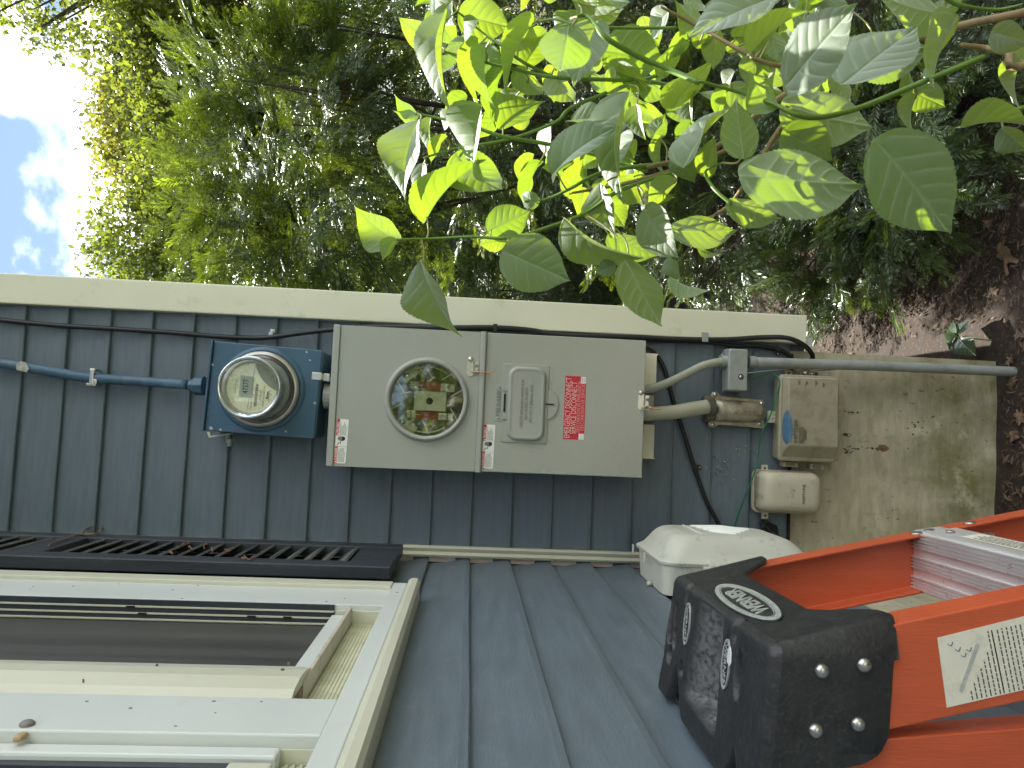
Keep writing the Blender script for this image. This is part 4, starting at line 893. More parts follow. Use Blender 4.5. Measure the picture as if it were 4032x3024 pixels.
wire('ground_wire', [(2944, 1495), (2984, 1482), (3036, 1469), (3070, 1496), (3060, 1548), (3036, 1628), (2997, 1714), (2984, 1814), (2964, 1880), (2924, 1980), (2894, 2066), (2886, 2100)], .0021, [.03, .03, .03, .045, .045, .04, .03, .02, .045, .03, .012, .01], m_green, 'thin green ground wire snaking past the beige boxes', 'wire', 6)
wire('pale_wire', [(2944, 1469), (3030, 1459), (3143, 1450), (3222, 1459), (3292, 1454)], .0017, [.035, .030, .028, .028, .022], m_wire, 'thin pale wire beside the vertical grey conduit', 'wire', 6)
# clips
def clip(x, y, c, ang, label, mat=m_steel, w_=.010, l=.022):
    a, z = wl(x, y, c); ct, st_ = math.cos(R(ang)), math.sin(R(ang)); fr = lambda u, v, q: WALL(a+u*ct-v*st_, z+u*st_+v*ct, q)
    t = thing('cable_clip', label, 'clip', (a, -.001, z)); cc = c
    MB(fr).box(-l*.35, l*.45, -w_/2, w_/2, cc+.0005, cc+.0022).build('clip_band', mat, t, bevel=.0005)
    MB(fr).box(l*.452, l*.85, -w_*.55, w_*.55, .003, .005).build('clip_foot', mat, t, bevel=.0005); MB(fr).box(l*.42, l*.45, -w_/2, w_/2, .003, cc+.0022).build('clip_side', mat, t)
    MB(fr).dome(l*.65, 0, .0052, .0030, .002).build('clip_screw', m_screw, t, smooth=True); return t
clip(1066, 1324, .0165, 0, 'shiny metal clip on the black cable right of blue meter box')
clip(1950, 1291, .0425, 0, 'dark clip on black cables beside the middle of the grey panel', m_black)
clip(2776, 1330, .0265, 0, 'grey metal strap fixing black cables to the trim below panel', m_pvc, .016, .030)
clip(3060, 1372, .0155, -150, 'small black clip at the low end of the black cable near foundation', m_black)
clip(2738, 1838, .0148, -95, 'black clip halfway along the slanting black cable', m_black)

# vent hole with torn mesh at the siding bottom
v = thing('torn_vent', 'ragged dark vent hole with torn wire at the siding bottom near the corner', 'vent', (*wl(3040, 2090, 0)[:1], 0, wl(3040, 2090, 0)[1]))
MB(WALL).prism(wpoly([(2994, 2048), (3010, 2046), (3060, 2070), (3066, 2110), (3030, 2130), (2990, 2112)], .002)[::-1], .0015, .0025).build('hole', m_dark, v)
b = MB(WALL); q = random.Random(4)
for k in range(16):
    x, y = q.uniform(2990, 3050), q.uniform(2055, 2120); b.tube([(*wl(x+q.uniform(-20, 20), y+q.uniform(-20, 20), .01), q.uniform(.003, .016)) for _ in range(3)], .0016, 4)
b.build('torn_strands', M('old_strand', (.035, .05, .045), .6, var=.4, vscale=80), v)
# splatters on the siding below panel
b = MB(WALL); q = random.Random(8)
for k in range(46):
    x, y = (q.gauss(2840, 40), q.gauss(1840, 55)) if k < 30 else (q.gauss(2930, 20), q.gauss(1770, 25)); a, z = wl(x, y, 0); r_ = q.uniform(.0006, .0022)
    b.prism([(a+r_*(1+.5*math.sin(i*2+k))*math.cos(i*1.26), z+r_*(1+.5*math.cos(i*3+k))*math.sin(i*1.26)) for i in range(5)], -.010, .0010 if k % 3 else .0016)
tag(b.build('plaster_splatter', M('splatter', (.33, .31, .25), .9, var=.4, vscale=200), None), 'pale plaster splatter specks on siding below the panel', 'splatter', kind='stuff')
# cracks and dirt marks on the stucco near the utility box
b = MB(WALL); q = random.Random(14)
for x0, x1, yc, sp_y, n in ((3318, 3356, 1714, 5, 16), (3322, 3366, 1771, 6, 18), (3366, 3470, 1766, 2.5, 14), (3325, 3390, 1624, 2, 8), (3560, 3640, 1700, 40, 14)):
    for k in range(n):
        x = q.uniform(x0, x1); y = yc+q.gauss(0, sp_y); a, z = wl(x, y, .0165); r_ = q.uniform(.0008, .0030); e = q.uniform(.4, 1)
        b.prism([(a+r_*e*(1+.5*math.sin(i*2+k))*math.cos(i*1.05), z+r_*(1+.5*math.cos(i*3+k))*math.sin(i*1.05)) for i in range(6)], .0160, .0185)
tag(b.build('crack_marks', M('crack_dirt', (.06, .05, .03), .95), None), 'dark crumbled crack marks in the stucco below the beige utility box', 'crack', kind='stuff')
b = MB(WALL); a, z = wl(3475, 1765, .02); b.prism([(a+.013*(1+.4*math.sin(k*2.6))*math.cos(k*.7)*.7, z+.015*(1+.4*math.cos(k*1.9))*math.sin(k*.7)) for k in range(9)], .0165, .0185)
tag(b.build('dry_leaf', M('brown_leaf', (.17, .10, .05), .7, var=.3, vscale=60), None), 'torn brown leaf stuck to the stained stucco foundation', 'leaf')

# ================================================================== WHITE ENCLOSURE ON THE LEFT WALL
en = thing('cable_enclosure', 'weathered white clamshell cable box with diagonal ribs on the left wall', 'cable box', (0, -.22, .61))
A0, A1, E0, E1 = -.342, -.085, .612, .963
MB(LEFT).rr([(.001, A0+.006, A1-.030, E0+.012, E1-.006, .020), (.062, A0+.002, A1-.012, E0+.006, E1-.003, .028)], n=6).build('base', m_encl, en, smooth=False)
MB(LEFT).rr([(.0625, A0-.002, A1+.002, E0-.002, E1+.002, .034), (.0665, A0-.003, A1+.003, E0-.003, E1+.003, .035)], n=6).build('flange', m_encl, en, bevel=.001)
def cov(c, i, j, r): return (c, A0+i, A1-i*.9, E0+j*1.5, E1-j, r)
MB(LEFT).rr([cov(.0668, -.003, -.003, .035), cov(.0700, -.001, -.001, .034), cov(.0735, .004, .006, .034), cov(.080, .012, .013, .036), cov(.092, .022, .020, .040), cov(.104, .031, .027, .040), cov(.113, .041, .035, .038), cov(.1185, .050, .045, .032), cov(.1205, .058, .056, .026)], n=8).build('cover', m_encl, en, smooth=True)
C0, C1, D0, D1 = A0+.060, A1-.056, E0+.09, E1-.058
for k in range(4):
    za = D1-.056-k*.006; ya = C1-.010-k*.026; zb_ = D0+.016+k*.020; yb = ya-.030
    b = MB(LEFT); b.loft([[(ya+.003, za, .1200), (ya-.003, za-.004, .1200), (ya, za-.002, .1235)], [((ya+yb)/2+.0048, (za+zb_)/2, .1200), ((ya+yb)/2-.0048, (za+zb_)/2, .1200), ((ya+yb)/2, (za+zb_)/2, .1275)], [(yb+.003, zb_+.004, .1200), (yb-.003, zb_, .1200), (yb, zb_+.002, .1232)]]); b.build('rib', m_rib, en)
MB(LEFT).box(C0, C1, D1-.045, D1-.041, .1206, .1228).build('raised_bar', m_rib, en, bevel=.001)
for k in range(7): MB(LEFT).box(C0+.014+k*.017, C0+.022+k*.017, D1-.031, D1-.010, .1206, .1216).build('raised_mark', m_encl, en, bevel=.0004)
for z in (.845, .800, .690, .645):
    MB(LEFT).loft([[(A0-.004, z, .060), (A0-.008, z, .066), (A0+.012, z, .080), (A0+.016, z, .074)], [(A0-.004, z+.022, .060), (A0-.008, z+.022, .066), (A0+.012, z+.022, .080), (A0+.016, z+.022, .074)]]).build('hinge_clip', m_encl, en, bevel=.001)
for z in (.835, .68): MB(LEFT).tube([(A0-.006, z-.04, .060), (A0-.006, z+.045, .060)], .005, 8, sm=False).build('hinge_barrel', m_encl, en)
for yy in (A1-.02, A1-.13): MB(LEFT).box(yy-.004, yy+.004, E1+.0055, E1+.009, .046, .0664).build('latch_tab', m_encl, en, bevel=.001)
MB(LEFT).lathe(-.245, E1+.002, [(.006, .0015), (.006, .008), (.003, .010)], 10).build('mounting_screw', m_beige2, en, smooth=True)
# ================================================================== LADDER leaning by the left wall
lad = thing('step_ladder', 'orange fibreglass stepladder with scuffed black top cap leaning on the left wall', 'ladder', (.30, -1.03, 0))
TH = R(12.5); LD = Vector((math.sin(TH), 0, -math.cos(TH))); LN = Vector((math.cos(TH), 0, math.sin(TH))); LP = Vector((.163, 0, 1.05))
def LF(f, y, s): p = LP+LN*f+LD*s; return (p.x, y, p.z)          # f out of the front, y across, s down the rail
def rail(yo, sgn, s0, s1, f0, f1, fr_, mat=m_orange, fl=.032, th=.0042):
    sec = [(f1, yo+sgn*fl), (f1, yo), (f0, yo), (f0, yo+sgn*fl), (f0+th, yo+sgn*fl), (f0+th, yo+sgn*th), (f1-th, yo+sgn*th), (f1-th, yo+sgn*fl)]
    b = MB(fr_); b.loft([[(f, y, s) for f, y in sec] for s in (s0, s1)]); return b.build('rail', mat, lad, bevel=.0016)
NY, FY = -1.180, -.888
rail(NY, 1, -.015, 1.10, -.089, 0, LF); rail(FY, -1, -.015, 1.10, -.074, 0, LF, fl=.024)
RT = math.atan(.09)
def RF(f, y, s): return (.069+f*math.cos(RT)+s*math.sin(RT), y, 1.055-s*math.cos(RT)+f*math.sin(RT))
rail(NY+.006, 1, 0, 1.075, -.052, 0, RF, fl=.028); rail(FY-.006, -1, 0, 1.075, -.052, 0, RF, fl=.028)
m_alug = m_alu
for zt in (.786, .482, .178):
    xf = .2+.222*(.884-zt); xb = xf-.074
    b = MB(); b.box(xb, xf-.002, NY+.0046, FY-.0046, zt-.004, zt)
    st_ = b.build('step', m_alu, lad)
    g = MB()
    for k in range(17):
        if k in (4, 5, 10, 11): continue
        x = xb+.0022+k*.0043; g.box(x, x+.0021, NY+.0047, FY-.0047, zt+.0001, zt+.0034)
    g.build('tread_ridges', m_alu, st_)
    b = MB(); b.loft([[(xf-.002, y, zt), (xf+.001, y, zt-.001), (xf+.0025, y, zt-.004), (xf+.009, y, zt-.044), (xf+.006, y, zt-.044), (xf-.002, y, zt-.005)] for y in (NY+.0046, FY-.0046)]); b.build('step_front', m_alu, st_)
    if zt > .7:
        FS = lambda a, c, o: (xf+.0030+(-c)*.166+o, a, zt-.003+c)
        MB(FS).box(-1.075, -.965, -.034, -.010, .0003, .0006).build('step_label', m_label, st_)
        q = MB(FS); qq = random.Random(2)
        for k in range(5):
            y = -1.072
            while y < -.985:
                w_ = qq.uniform(.003, .009); q.box(y, y+w_, -.0315+k*.0042, -.0295+k*.0042, .0007, .0008); y += w_+.0015
        q.build('small_print', m_inkgrey, st_)['kind'] = 'stuff'
        MB(FS).box(-1.105, -1.0755, -.036, -.008, .0003, .0006).build('black_label', m_ink, st_); MB(FS).box(-1.102, -1.090, -.028, -.016, .0007, .0008).build('red_mark', m_red, st_)
        FX = lambda a, b_, c: (xf+.0030+c, a, b_)
        MB(FX).dome(-.935, zt-.020, .0035, .0055, .002).build('rivet', m_rivet, st_, smooth=True)
# flange rivets on the far rail and a diagonal brace under the first step
for px, py in ((3609, 2089), (3658, 2077), (3818, 2044)):
    p = atY(px, py, FY-.016); s = (1.05-p[2])/math.cos(TH)
    MB(lambda a, b_, c: LF(c, a, b_)).dome(FY-.016, s, .0002, .0075, .0022).build('rivet', m_rivet, lad, smooth=True)
b = MB(); b.loft([[(.225, -.905, .70), (.225, -.925, .70), (.227, -.925, .70), (.227, -.905, .70)], [(.205, -.99, .765), (.205, -1.010, .765), (.207, -1.010, .765), (.207, -.99, .765)]]); b.build('brace', m_steel, lad)
# paper label on the outside of the near rail
LB = lambda f, s, c: LF(f, NY-c, s)
s0 = .098
lb = MB(LB).prism([(-.019, s0), (-.080, s0-.004), (-.078, s0+.135), (-.014, s0+.135)], .0003, .0007).build('warning_label', m_label, lad)
q = MB(LB); qq = random.Random(11)
for k in range(26):
    s = s0+.020+k*.0044
    if k in (7, 15): continue
    f = -.078 if k > 6 else -.078
    lim = -.022 if k > 5 else -.040-.006*(5-k)
    while f < lim:
        w_ = qq.uniform(.002, .006); q.box(f, min(lim, f+w_), s, s+.0013, .0008, .0009); f += w_+.0010
q.build('small_print', m_inkgrey, lb)['kind'] = 'stuff'
q = MB(LB); q.box(-.078, -.022, s0+.050, s0+.0512, .0008, .0009); q.box(-.078, -.022, s0+.086, s0+.0872, .0008, .0009); q.build('rules', m_ink, lb)
q = MB(LB); q.prism([(-.070, s0+.012), (-.067, s0+.010), (-.030, s0+.034), (-.032, s0+.037)][::-1], .0010, .0013); q.build('worn_streak', m_silver, lb)
q = MB(LB)
for f, s in ((-.026, .010), (-.032, .016), (-.038, .020), (-.034, .026)): q.tube([(f, s0+s-.002, .0009), (f-.002, s0+s+.001, .0010), (f+.001, s0+s+.003, .0009)], .0004, 4)
q.build('pen_scribble', M('blue_pen', (.05, .07, .25), .5), lb)
# --- cap
m_captop = m_cap.copy(); m_captop.name = 'black_cap_top'; edgewear(m_captop, (.22, .22, .215), .53, .68, .85)
def capz(x): return 1.103+(.148-x)*.075
nx_, ny_ = 66, 124
X0c, X1c, Y0c = .003, .157, -1.186
def y1c(x): return -.884+(.148-x)*.16
def sm(t): t = max(0, min(1, t)); return t*t*(3-2*t)
def capdrop(x, y):
    d = 0; worn = 0
    # trough running front to back: steep near side, gentle far side
    near = -1.076+.05*(x-.035); far = -.955-.25*(x-.035)
    if .030 < x < .1495 and near < y < far:
        t = (y-near)/(far-near); e = min(1, (x-.030)/.014)
        d = max(d, .034*sm(t/.12)*(1-sm((t-.30)/.70)) * sm(e)); worn = sm(t/.08)*sm(e)*(1-sm((t-.30)/.16)*.72)*(1-sm((t-.72)/.25))
    # notch at the back
    v = abs(y+.935)/.036+(x-.003)/.055
    if v < 1: d = max(d, .045*sm((1-v)*6))
    v = abs(y+1.125)/.026+(x-.003)/.040
    if v < 1: d = max(d, .045*sm((1-v)*6))
    for cx, cy, rx, ry, dep in ((.098, -.893, .027, .0062, .016), (.098, -.915, .027, .0062, .016), (.060, -.902, .012, .010, .02), (.058, -.952, .009, .005, .010), (.108, -1.118, .022, .0075, .018)):
        q = math.hypot((x-cx)/rx, (y-cy)/ry)
        if q < 1.15: d = max(d, dep*sm((1.15-q)/.35))
    for cy in (-.945, -1.100):   # grooves over the front edge
        if abs(y-cy) < .006 and x > .128: d = max(d, .006*sm((x-.128)/.012)*sm((.006-abs(y-cy))/.003))
    for cx, cy, rx, ry in ((.112, -.957, .026, .011), (.108, -1.086, .026, .011)):
        q = math.hypot((x-cx)/rx, (y-cy)/ry)
        if .86 < q < 1.08: d = max(d, .0015)
    return d, worn
V = []; F = []; Wn = []; RC = .012
for i in range(nx_+1):
    for j in range(ny_+1):
        x = X0c+(X1c-X0c)*i/nx_; y = Y0c+(y1c(x)-Y0c)*j/ny_
        dx, dn, df = X1c-x, y-Y0c, y1c(x)-y; dy, sgy = (dn, 1) if dn < df else (df, -1)
        if dx < RC and dy < RC:      # rounded front corners
            q = math.hypot(RC-dx, RC-dy)
            if q > RC: k = RC/q; x, y = X1c-RC+(RC-dx)*k, (y+sgy*(RC-dy)*(1-k)); q = RC
            ec = RC-q
        else: ec = min(dx, dy)
        e = min(x-X0c+.004, ec); r_ = .011; k = max(0, 1-e/r_)
        dp, wn = capdrop(x, y); Wn.append(wn)
        V.append((x, y, capz(x)-r_*(1-math.sqrt(max(0, 1-k*k)))-dp+.0006*math.sin(x*90)*math.sin(y*70)))
for i in range(nx_):
    for j in range(ny_):
        a = i*(ny_+1)+j; F.append((a, a+ny_+1, a+ny_+2, a+1))
n_, p_ = nodes(m_captop); src = p_.inputs['Base Color'].links[0].from_socket
wa = n_.nodes.new('ShaderNodeAttribute'); wa.attribute_name = 'tint'
wz = n_.nodes.new('ShaderNodeTexNoise'); wz.inputs['Scale'].default_value = 160; wz.inputs['Detail'].default_value = 8; wg = n_.nodes.new('ShaderNodeNewGeometry'); n_.links.new(wg.outputs['Position'], wz.inputs['Vector'])
wm = n_.nodes.new('ShaderNodeMapRange'); wm.inputs['From Min'].default_value = .30; wm.inputs['From Max'].default_value = .58; n_.links.new(wz.outputs[0], wm.inputs[0])
wx = n_.nodes.new('ShaderNodeMath'); wx.operation = 'MULTIPLY'; n_.links.new(wa.outputs['Fac'], wx.inputs[0]); n_.links.new(wm.outputs[0], wx.inputs[1])
wq = n_.nodes.new('ShaderNodeMixRGB'); n_.links.new(wx.outputs[0], wq.inputs[0]); n_.links.new(src, wq.inputs[1]); wq.inputs[2].default_value = (.44, .455, .46, 1); n_.links.new(wq.outputs[0], p_.inputs['Base Color'])
cap = grid_mesh('top_cap', V, F, [m_captop], lad, smooth=True, tint=Wn)
r_ = .0112
def endz(x):
    P_ = [(X0c, 1.050), (.048, 1.042), (.055, 1.032), (.058, 1.014), (.066, 1.002), (.080, .995), (.2, .988)]
    for (xa, za), (xb, zb) in zip(P_, P_[1:]):
        if x <= xb: return za+(zb-za)*(x-xa)/(xb-xa)
    return .988
path = []
for x in np.linspace(X0c, X1c-RC, 40): path.append((x, Y0c, 0, -1, endz(x)))
for a in np.linspace(-90, 0, 8)[1:]: path.append((X1c-RC+RC*math.cos(R(a)), Y0c+RC+RC*math.sin(R(a)), math.cos(R(a)), math.sin(R(a)), .988))
yF = y1c(X1c)
for y in np.linspace(Y0c+RC, yF-RC, 40)[1:]:
    e = min(y-Y0c, yF-y); path.append((X1c, y, 1, 0, .989+.046*sm((e-.020)/.055)))
for a in np.linspace(0, 90, 8)[1:]: path.append((X1c-RC+RC*math.cos(R(a)), yF-RC+RC*math.sin(R(a)), math.cos(R(a)), math.sin(R(a)), .988))
for x in np.linspace(X1c-RC, X0c, 30)[1:]: path.append((x, y1c(x), 0, 1, endz(x)))
b = MB(); rows = [[] for _ in range(6)]
for x, y, nx1, ny1, zb in path:
    zt = capz(x)-r_+.0012; ln = .0285*nx1*(zt-zb)/.105; cx_ = .005
    for k, (ox, z) in enumerate(((0, zt), (.5*ln, (zt+zb)/2), (ln-.0008, zb+.003), (ln-.002, zb), (ln-cx_, zb), (-cx_, zt-.004))):
        rows[k].append(b.pt(x+nx1*(ox if abs(nx1) > 0 else 0)+(-nx1*0), y+ny1*(ox if ox < 0 else 0)+ (0 if k < 3 else -ny1*(.0012 if k == 3 else 0)), z))
for k in range(5):
    for i in range(len(path)-1): b.f.append((rows[k][i], rows[k][i+1], rows[k+1][i+1], rows[k+1][i]))
sk = b.build('skirt', m_cap, cap, smooth=True); md = sk.modifiers.new('Split', 'EDGE_SPLIT'); md.split_angle = R(42)
b = MB(); b.box(X0c, X0c+.005, Y0c+.0055, y1c(X0c)-.0055, 1.055, capz(X0c)-.013); b.build('back_skirt', m_cap, cap)
for px, py in ((3234, 2641), (3400, 2618), (3210, 2876), (3376, 2850)):
    p = atY(px, py, Y0c); MB(lambda a, b_, c: (a, Y0c-c, b_)).dome(p[0], p[2], .0002, .0064, .0050, 20).build('rivet', m_rivet, cap, smooth=True)
p = atX(2935, 2361, .164)
sl = math.atan(.0285/.1); 
CFt = lambda a, b_, c: (X1c+(capz(X1c)-r_-(p[2]+b_*math.cos(sl)))*.288+c, p[1]+a, p[2]+b_*math.cos(sl))
def ell(ra, rb, n=40): return [(ra*math.cos(2*math.pi*k/n), rb*math.sin(2*math.pi*k/n)) for k in range(n)]
def ering(r0, r1, c0, c1, mat, name, rb0, rb1):
    b = MB(CFt); o = ell(r0, rb0); i_ = ell(r1, rb1); n = len(o)
    ids = [[b.pt(x, y, c) for x, y in rg] for rg, c in ((o, c0), (o, c1), (i_, c1), (i_, c0))]
    for k in range(3):
        for q in range(n): b.f.append((ids[k][q], ids[k][(q+1) % n], ids[k+1][(q+1) % n], ids[k+1][q]))
    return b.build(name, mat, cap)
ering(.078, .0755, .0002, .0016, m_cap, 'emblem_edge', .0225, .0208)
ering(.0750, .0655, .0002, .0011, m_silver, 'emblem_oval', .0204, .0158)
ering(.0640, .0628, .0002, .0013, m_silver, 'emblem_oval', .0150, .0142)
o = text('WERNER', CFt, 0, -.0078, .0004, .0225, m_silver, cap, 'lettering', sx=1.02, ext=.0005, bold=.0004)
for cx, cy in ((.112, -.957), (.108, -1.086)):   # small embossed ovals on top
    TFr = lambda a, b_, c: (cx-b_, cy+a*1.0, capz(cx-b_)+c)
    b = MB(TFr); o_ = ell(.0105, .0245, 30); i_ = ell(.0085, .0222, 30); ids = [[b.pt(x, y, c) for x, y in rg] for rg, c in ((o_, -.001), (o_, .0008), (i_, .0008), (i_, -.001))]
    for k in range(3):
        for q in range(30): b.f.append((ids[k][q], ids[k][(q+1) % 30], ids[k+1][(q+1) % 30], ids[k+1][q]))
    b.build('small_emblem', m_silver, cap)
    text('WERNER', TFr, .0038, 0, .0006, .0105, m_silver, cap, 'small_lettering', rot=90, sx=.95, ext=.0003)
MB(lambda a, b_, c: (a, b_, capz(a)+c)).prism([(.128, -1.095), (.124, -1.090), (.112, -1.091), (.109, -1.097), (.114, -1.101), (.124, -1.100)], .0001, .0008).build('paint_drip', m_rib, cap)

# ================================================================== HYDRANGEA (foreground right)
def hyd_mesh(seed, fold, bend, curl, W=.40):
    q = random.Random(seed); nu, nv = 108, 52; V = []; T = []; F = []
    ph = q.uniform(0, 6)
    for i in range(nu+1):
        u = i/nu
        um = .36; f = math.sqrt(max(0, 1-(1-u/um)**2)) if u < um else (1-((u-um)/(1-um))**1.75)*(1-.38*sm((u-.72)/.28))
        saw = (u*24) % 1
        for j in range(nv+1):
            v = -1+2*j/nv; av = abs(v)
            edge = 1+(.055*(1-saw)-.02)*(av > .97)*(.06 < u < .97)
            x = W*f*v*edge
            y = u-.10*sm(1-u*4)*math.sin(min(1, av*1.25)*math.pi*.62)
            s = (u*6.4-av*W*f*3.2-.9*av*av*u+(.15 if v > 0 else 0)); ds = abs(s-round(s)); side = math.exp(-(ds/.065)**2)*(av < .96)*sm(u*12)
            if round(s) < 0 or round(s) > 6: side *= .3
            mid = math.exp(-(abs(x)/.013)**2)
            cs = ((av*9+.3*math.sin(u*40)) % 1); cross = math.exp(-((cs-.5)/.10)**2)*.28
            t = max(mid, side*.95, cross*.8)
            z = fold*abs(x)-bend*u*u+curl*math.sin(u*5+ph)*x*.6+.013*(1-side)*math.sin(math.pi*min(1, av))*(.4+.6*math.sin(math.pi*ds)) - .010*mid
            z += .02*math.sin(6*u+ph)*av*av
            V.append((x, y-.12*bend*u*u, z)); T.append(t)
    n = nv+1
    for i in range(nu):
        for j in range(nv): a = i*n+j; F.append((a, a+1, a+n+1, a+n))
    me = bpy.data.meshes.new('leaf'); me.from_pydata(V, [], F); me.polygons.foreach_set('use_smooth', [True]*len(F))
    at = me.attributes.new('tint', 'FLOAT', 'POINT'); at.data.foreach_set('value', T); me.materials.append(m_hyd); me.update(); return me
HM = [hyd_mesh(1, .18, .12, .2), hyd_mesh(2, .38, .28, .5), hyd_mesh(3, .08, .06, .1, .42), hyd_mesh(4, .55, .35, .3, .38), hyd_mesh(5, .25, -.12, .5), hyd_mesh(6, .12, .42, .3, .41)]
Ax = lambda x, y: (1300+x/1.185, y/1.185)
Bx = lambda x, y: (2600+x/1.185, y/1.185)
# base, tip, apparent width (all in the two close-ups), kind: p pale upper side in sun, b light shining through, d dull; depth; variant
LA = [(480,190,315,95,110,'b',1.08,0),(540,95,432,470,78,'p',1.0,3),(560,12,470,118,95,'p',1.02,0),(685,112,590,235,66,'p',1.05,3),(618,70,845,128,185,'b',1.1,0),(692,212,597,490,62,'b',1.08,3),
(722,240,680,522,112,'b',1.05,3),(812,322,702,520,88,'b',1.08,1),(940,112,722,372,48,'d',1.03,3),(912,300,1000,140,118,'b',1.1,1),(1112,140,1062,395,225,'b',.86,5),(1240,120,1120,392,178,'d',1.0,0),
(1128,88,1020,158,105,'p',1.06,1),(1155,15,1350,72,108,'p',1.02,0),(1298,240,1560,285,232,'b',1.1,2),(806,590,978,420,115,'b',1.06,1),(795,505,760,420,95,'b',1.12,0),(700,525,606,880,172,'p',.96,3),
(652,540,640,725,92,'d',1.1,0),(452,1012,618,678,92,'b',1.02,3),(402,590,268,905,112,'p',1.0,1),(468,560,440,718,48,'p',1.06,3),(432,775,400,935,56,'p',1.08,0),(538,645,440,738,52,'b',1.06,3),
(402,530,288,473,44,'b',1.05,1),(402,532,290,545,40,'b',1.05,1),(548,522,522,612,48,'p',1.08,0),(602,735,790,965,205,'b',1.06,5),(974,765,868,935,82,'b',1.05,1),(965,950,876,905,75,'d',1.0,5),
(752,1075,935,985,165,'b',1.04,0),(808,1118,693,1142,92,'b',1.06,0),(830,1180,1122,1312,245,'d',.95,2),(302,1118,104,1008,135,'b',1.02,1),(300,1120,231,1192,62,'b',1.0,3),(432,1250,524,1602,118,'d',1.0,1),
(1052,795,1264,543,150,'p',.95,1),(1115,905,1182,728,92,'b',1.08,0),(1392,470,1228,905,112,'p',.92,3),(1262,878,1284,1112,98,'p',.98,1),(1118,1038,1372,1295,104,'p',.95,3),(1312,1108,1525,1212,122,'b',1.03,0),
(1478,992,1602,1212,152,'p',.93,0),(1392,1240,1536,1532,165,'d',.92,2),(1322,1236,1238,1275,78,'d',.95,0),(1390,1225,1315,1200,62,'d',.98,1),(1242,722,1180,792,72,'d',1.05,0),(1428,505,1438,655,78,'d',1.0,3),
(1305,955,1372,1058,115,'b',1.05,0),(1462,952,1582,898,82,'p',1.0,1),(1545,652,1500,828,42,'b',1.02,3),(1505,640,1560,540,88,'b',1.04,1),(1210,700,1150,880,60,'b',1.1,3),(1330,330,1420,540,70,'d',1.08,3)]
LBv = [(610,372,905,5,228,'p',.74,2),(598,425,765,330,128,'d',.85,0),(875,372,1205,98,225,'d',.78,2),(828,245,1250,265,205,'b',.9,0),(1372,105,1158,425,160,'d',.84,1),(1190,432,1322,497,135,'b',.92,0),(1190,432,1118,320,66,'b',.94,3),
(1190,460,1108,635,68,'d',.86,3),(1035,686,1378,1088,335,'d',.735,2),(420,826,938,886,270,'b',.80,2),(592,618,812,752,200,'d',.88,0),(598,500,975,622,238,'b',.9,0),(330,950,552,1042,122,'b',.88,0),(75,1076,358,1086,132,'b',.92,2),
(216,812,240,635,90,'d',.9,0),(120,752,282,428,150,'p',.88,1),(388,716,345,463,150,'d',.82,2),(532,492,380,362,105,'d',.84,1),(532,490,490,345,52,'d',.85,3),(482,2,125,135,150,'d',.82,0),(1290,62,985,8,155,'b',.86,0),
(1425,590,1700,497,62,'b',.84,3),(1600,608,1705,725,95,'p',.82,1),(1680,288,1572,505,70,'b',.86,3),(1560,152,1720,205,125,'p',.8,0),(1640,250,1720,285,80,'b',.88,0),(432,235,602,0,62,'b',.9,3),(62,500,232,250,122,'b',1.0,0),
(170,210,268,95,82,'b',1.02,0),(722,288,822,312,42,'p',.98,3),(40,1208,76,1312,55,'p',.9,1),(58,1300,206,1407,62,'b',.88,3),(190,1155,272,1216,28,'b',.92,3),(20,350,90,160,84,'b',1.04,0),(1290,70,1400,0,90,'b',.88,1),(210,120,40,40,90,'b',1.0,1)]
hyd = thing('hydrangea_bush', 'leafy hydrangea bush with large toothed heart shaped leaves glowing in the sun', 'shrub', (1.15, -.72, -.03))
hroot = Vector((1.15, -.72, -.03))
stems = [(Ax, [(310,1118),(500,1112),(660,1104),(830,1110),(1000,1065),(1190,995),(1330,900),(1500,835),(1720,770)], .0028, .98, m_stemg),
 (Ax, [(905,940),(1000,932),(1120,880),(1240,815),(1400,780),(1659,755),(1800,730)], .0030, 1.0, m_stemg), (Ax, [(1130,900),(1250,880),(1400,850),(1659,775),(1850,700)], .0034, 1.08, m_stemt),
 (Ax, [(400,530),(500,550),(640,580),(800,635),(1030,675),(1230,720),(1480,800)], .0030, 1.03, m_stemg), (Ax, [(440,735),(600,690),(830,650),(1050,570),(1130,500),(1390,395),(1600,330)], .0028, 1.06, m_stemg),
 (Ax, [(530,240),(620,265),(850,320),(1040,360),(1300,372),(1480,378),(1700,425)], .0032, 1.06, m_stemg), (Ax, [(590,50),(720,160),(800,215),(900,290),(1040,360)], .0024, 1.06, m_stemg), (Ax, [(800,45),(940,100),(1050,90),(1180,125),(1400,130),(1620,130)], .0024, 1.06, m_stemg),
 (Ax, [(1125,85),(1190,72),(1240,120),(1290,180),(1450,270),(1580,325),(1720,385)], .0038, .92, m_stemg), (Bx, [(180,378),(370,432),(520,482),(640,538),(760,545),(950,495),(1300,350),(1510,265)], .0034, .84, m_stemg),
 (Bx, [(1400,210),(1510,225),(1620,245),(1750,290)], .0050, .86, m_stemt), (Bx, [(-60,780),(250,690),(520,480),(830,320),(1000,250),(1380,125),(1760,40)], .0056, .98, m_stemt), (Bx, [(250,1005),(330,950),(440,790),(560,600),(700,440)], .0040, .98, m_stemt),
 (Bx, [(0,30),(170,120),(310,200),(480,290),(640,320)], .0032, .98, m_stemt), (Bx, [(290,760),(210,800),(250,880),(330,950)], .0022, .86, m_stemg), (Bx, [(1690,20),(1560,45),(1380,20),(1300,-40)], .0026, .86, m_stemg), (Bx, [(1425,588),(1500,560),(1700,500)], .0030, .84, m_stemg)]
SP = []
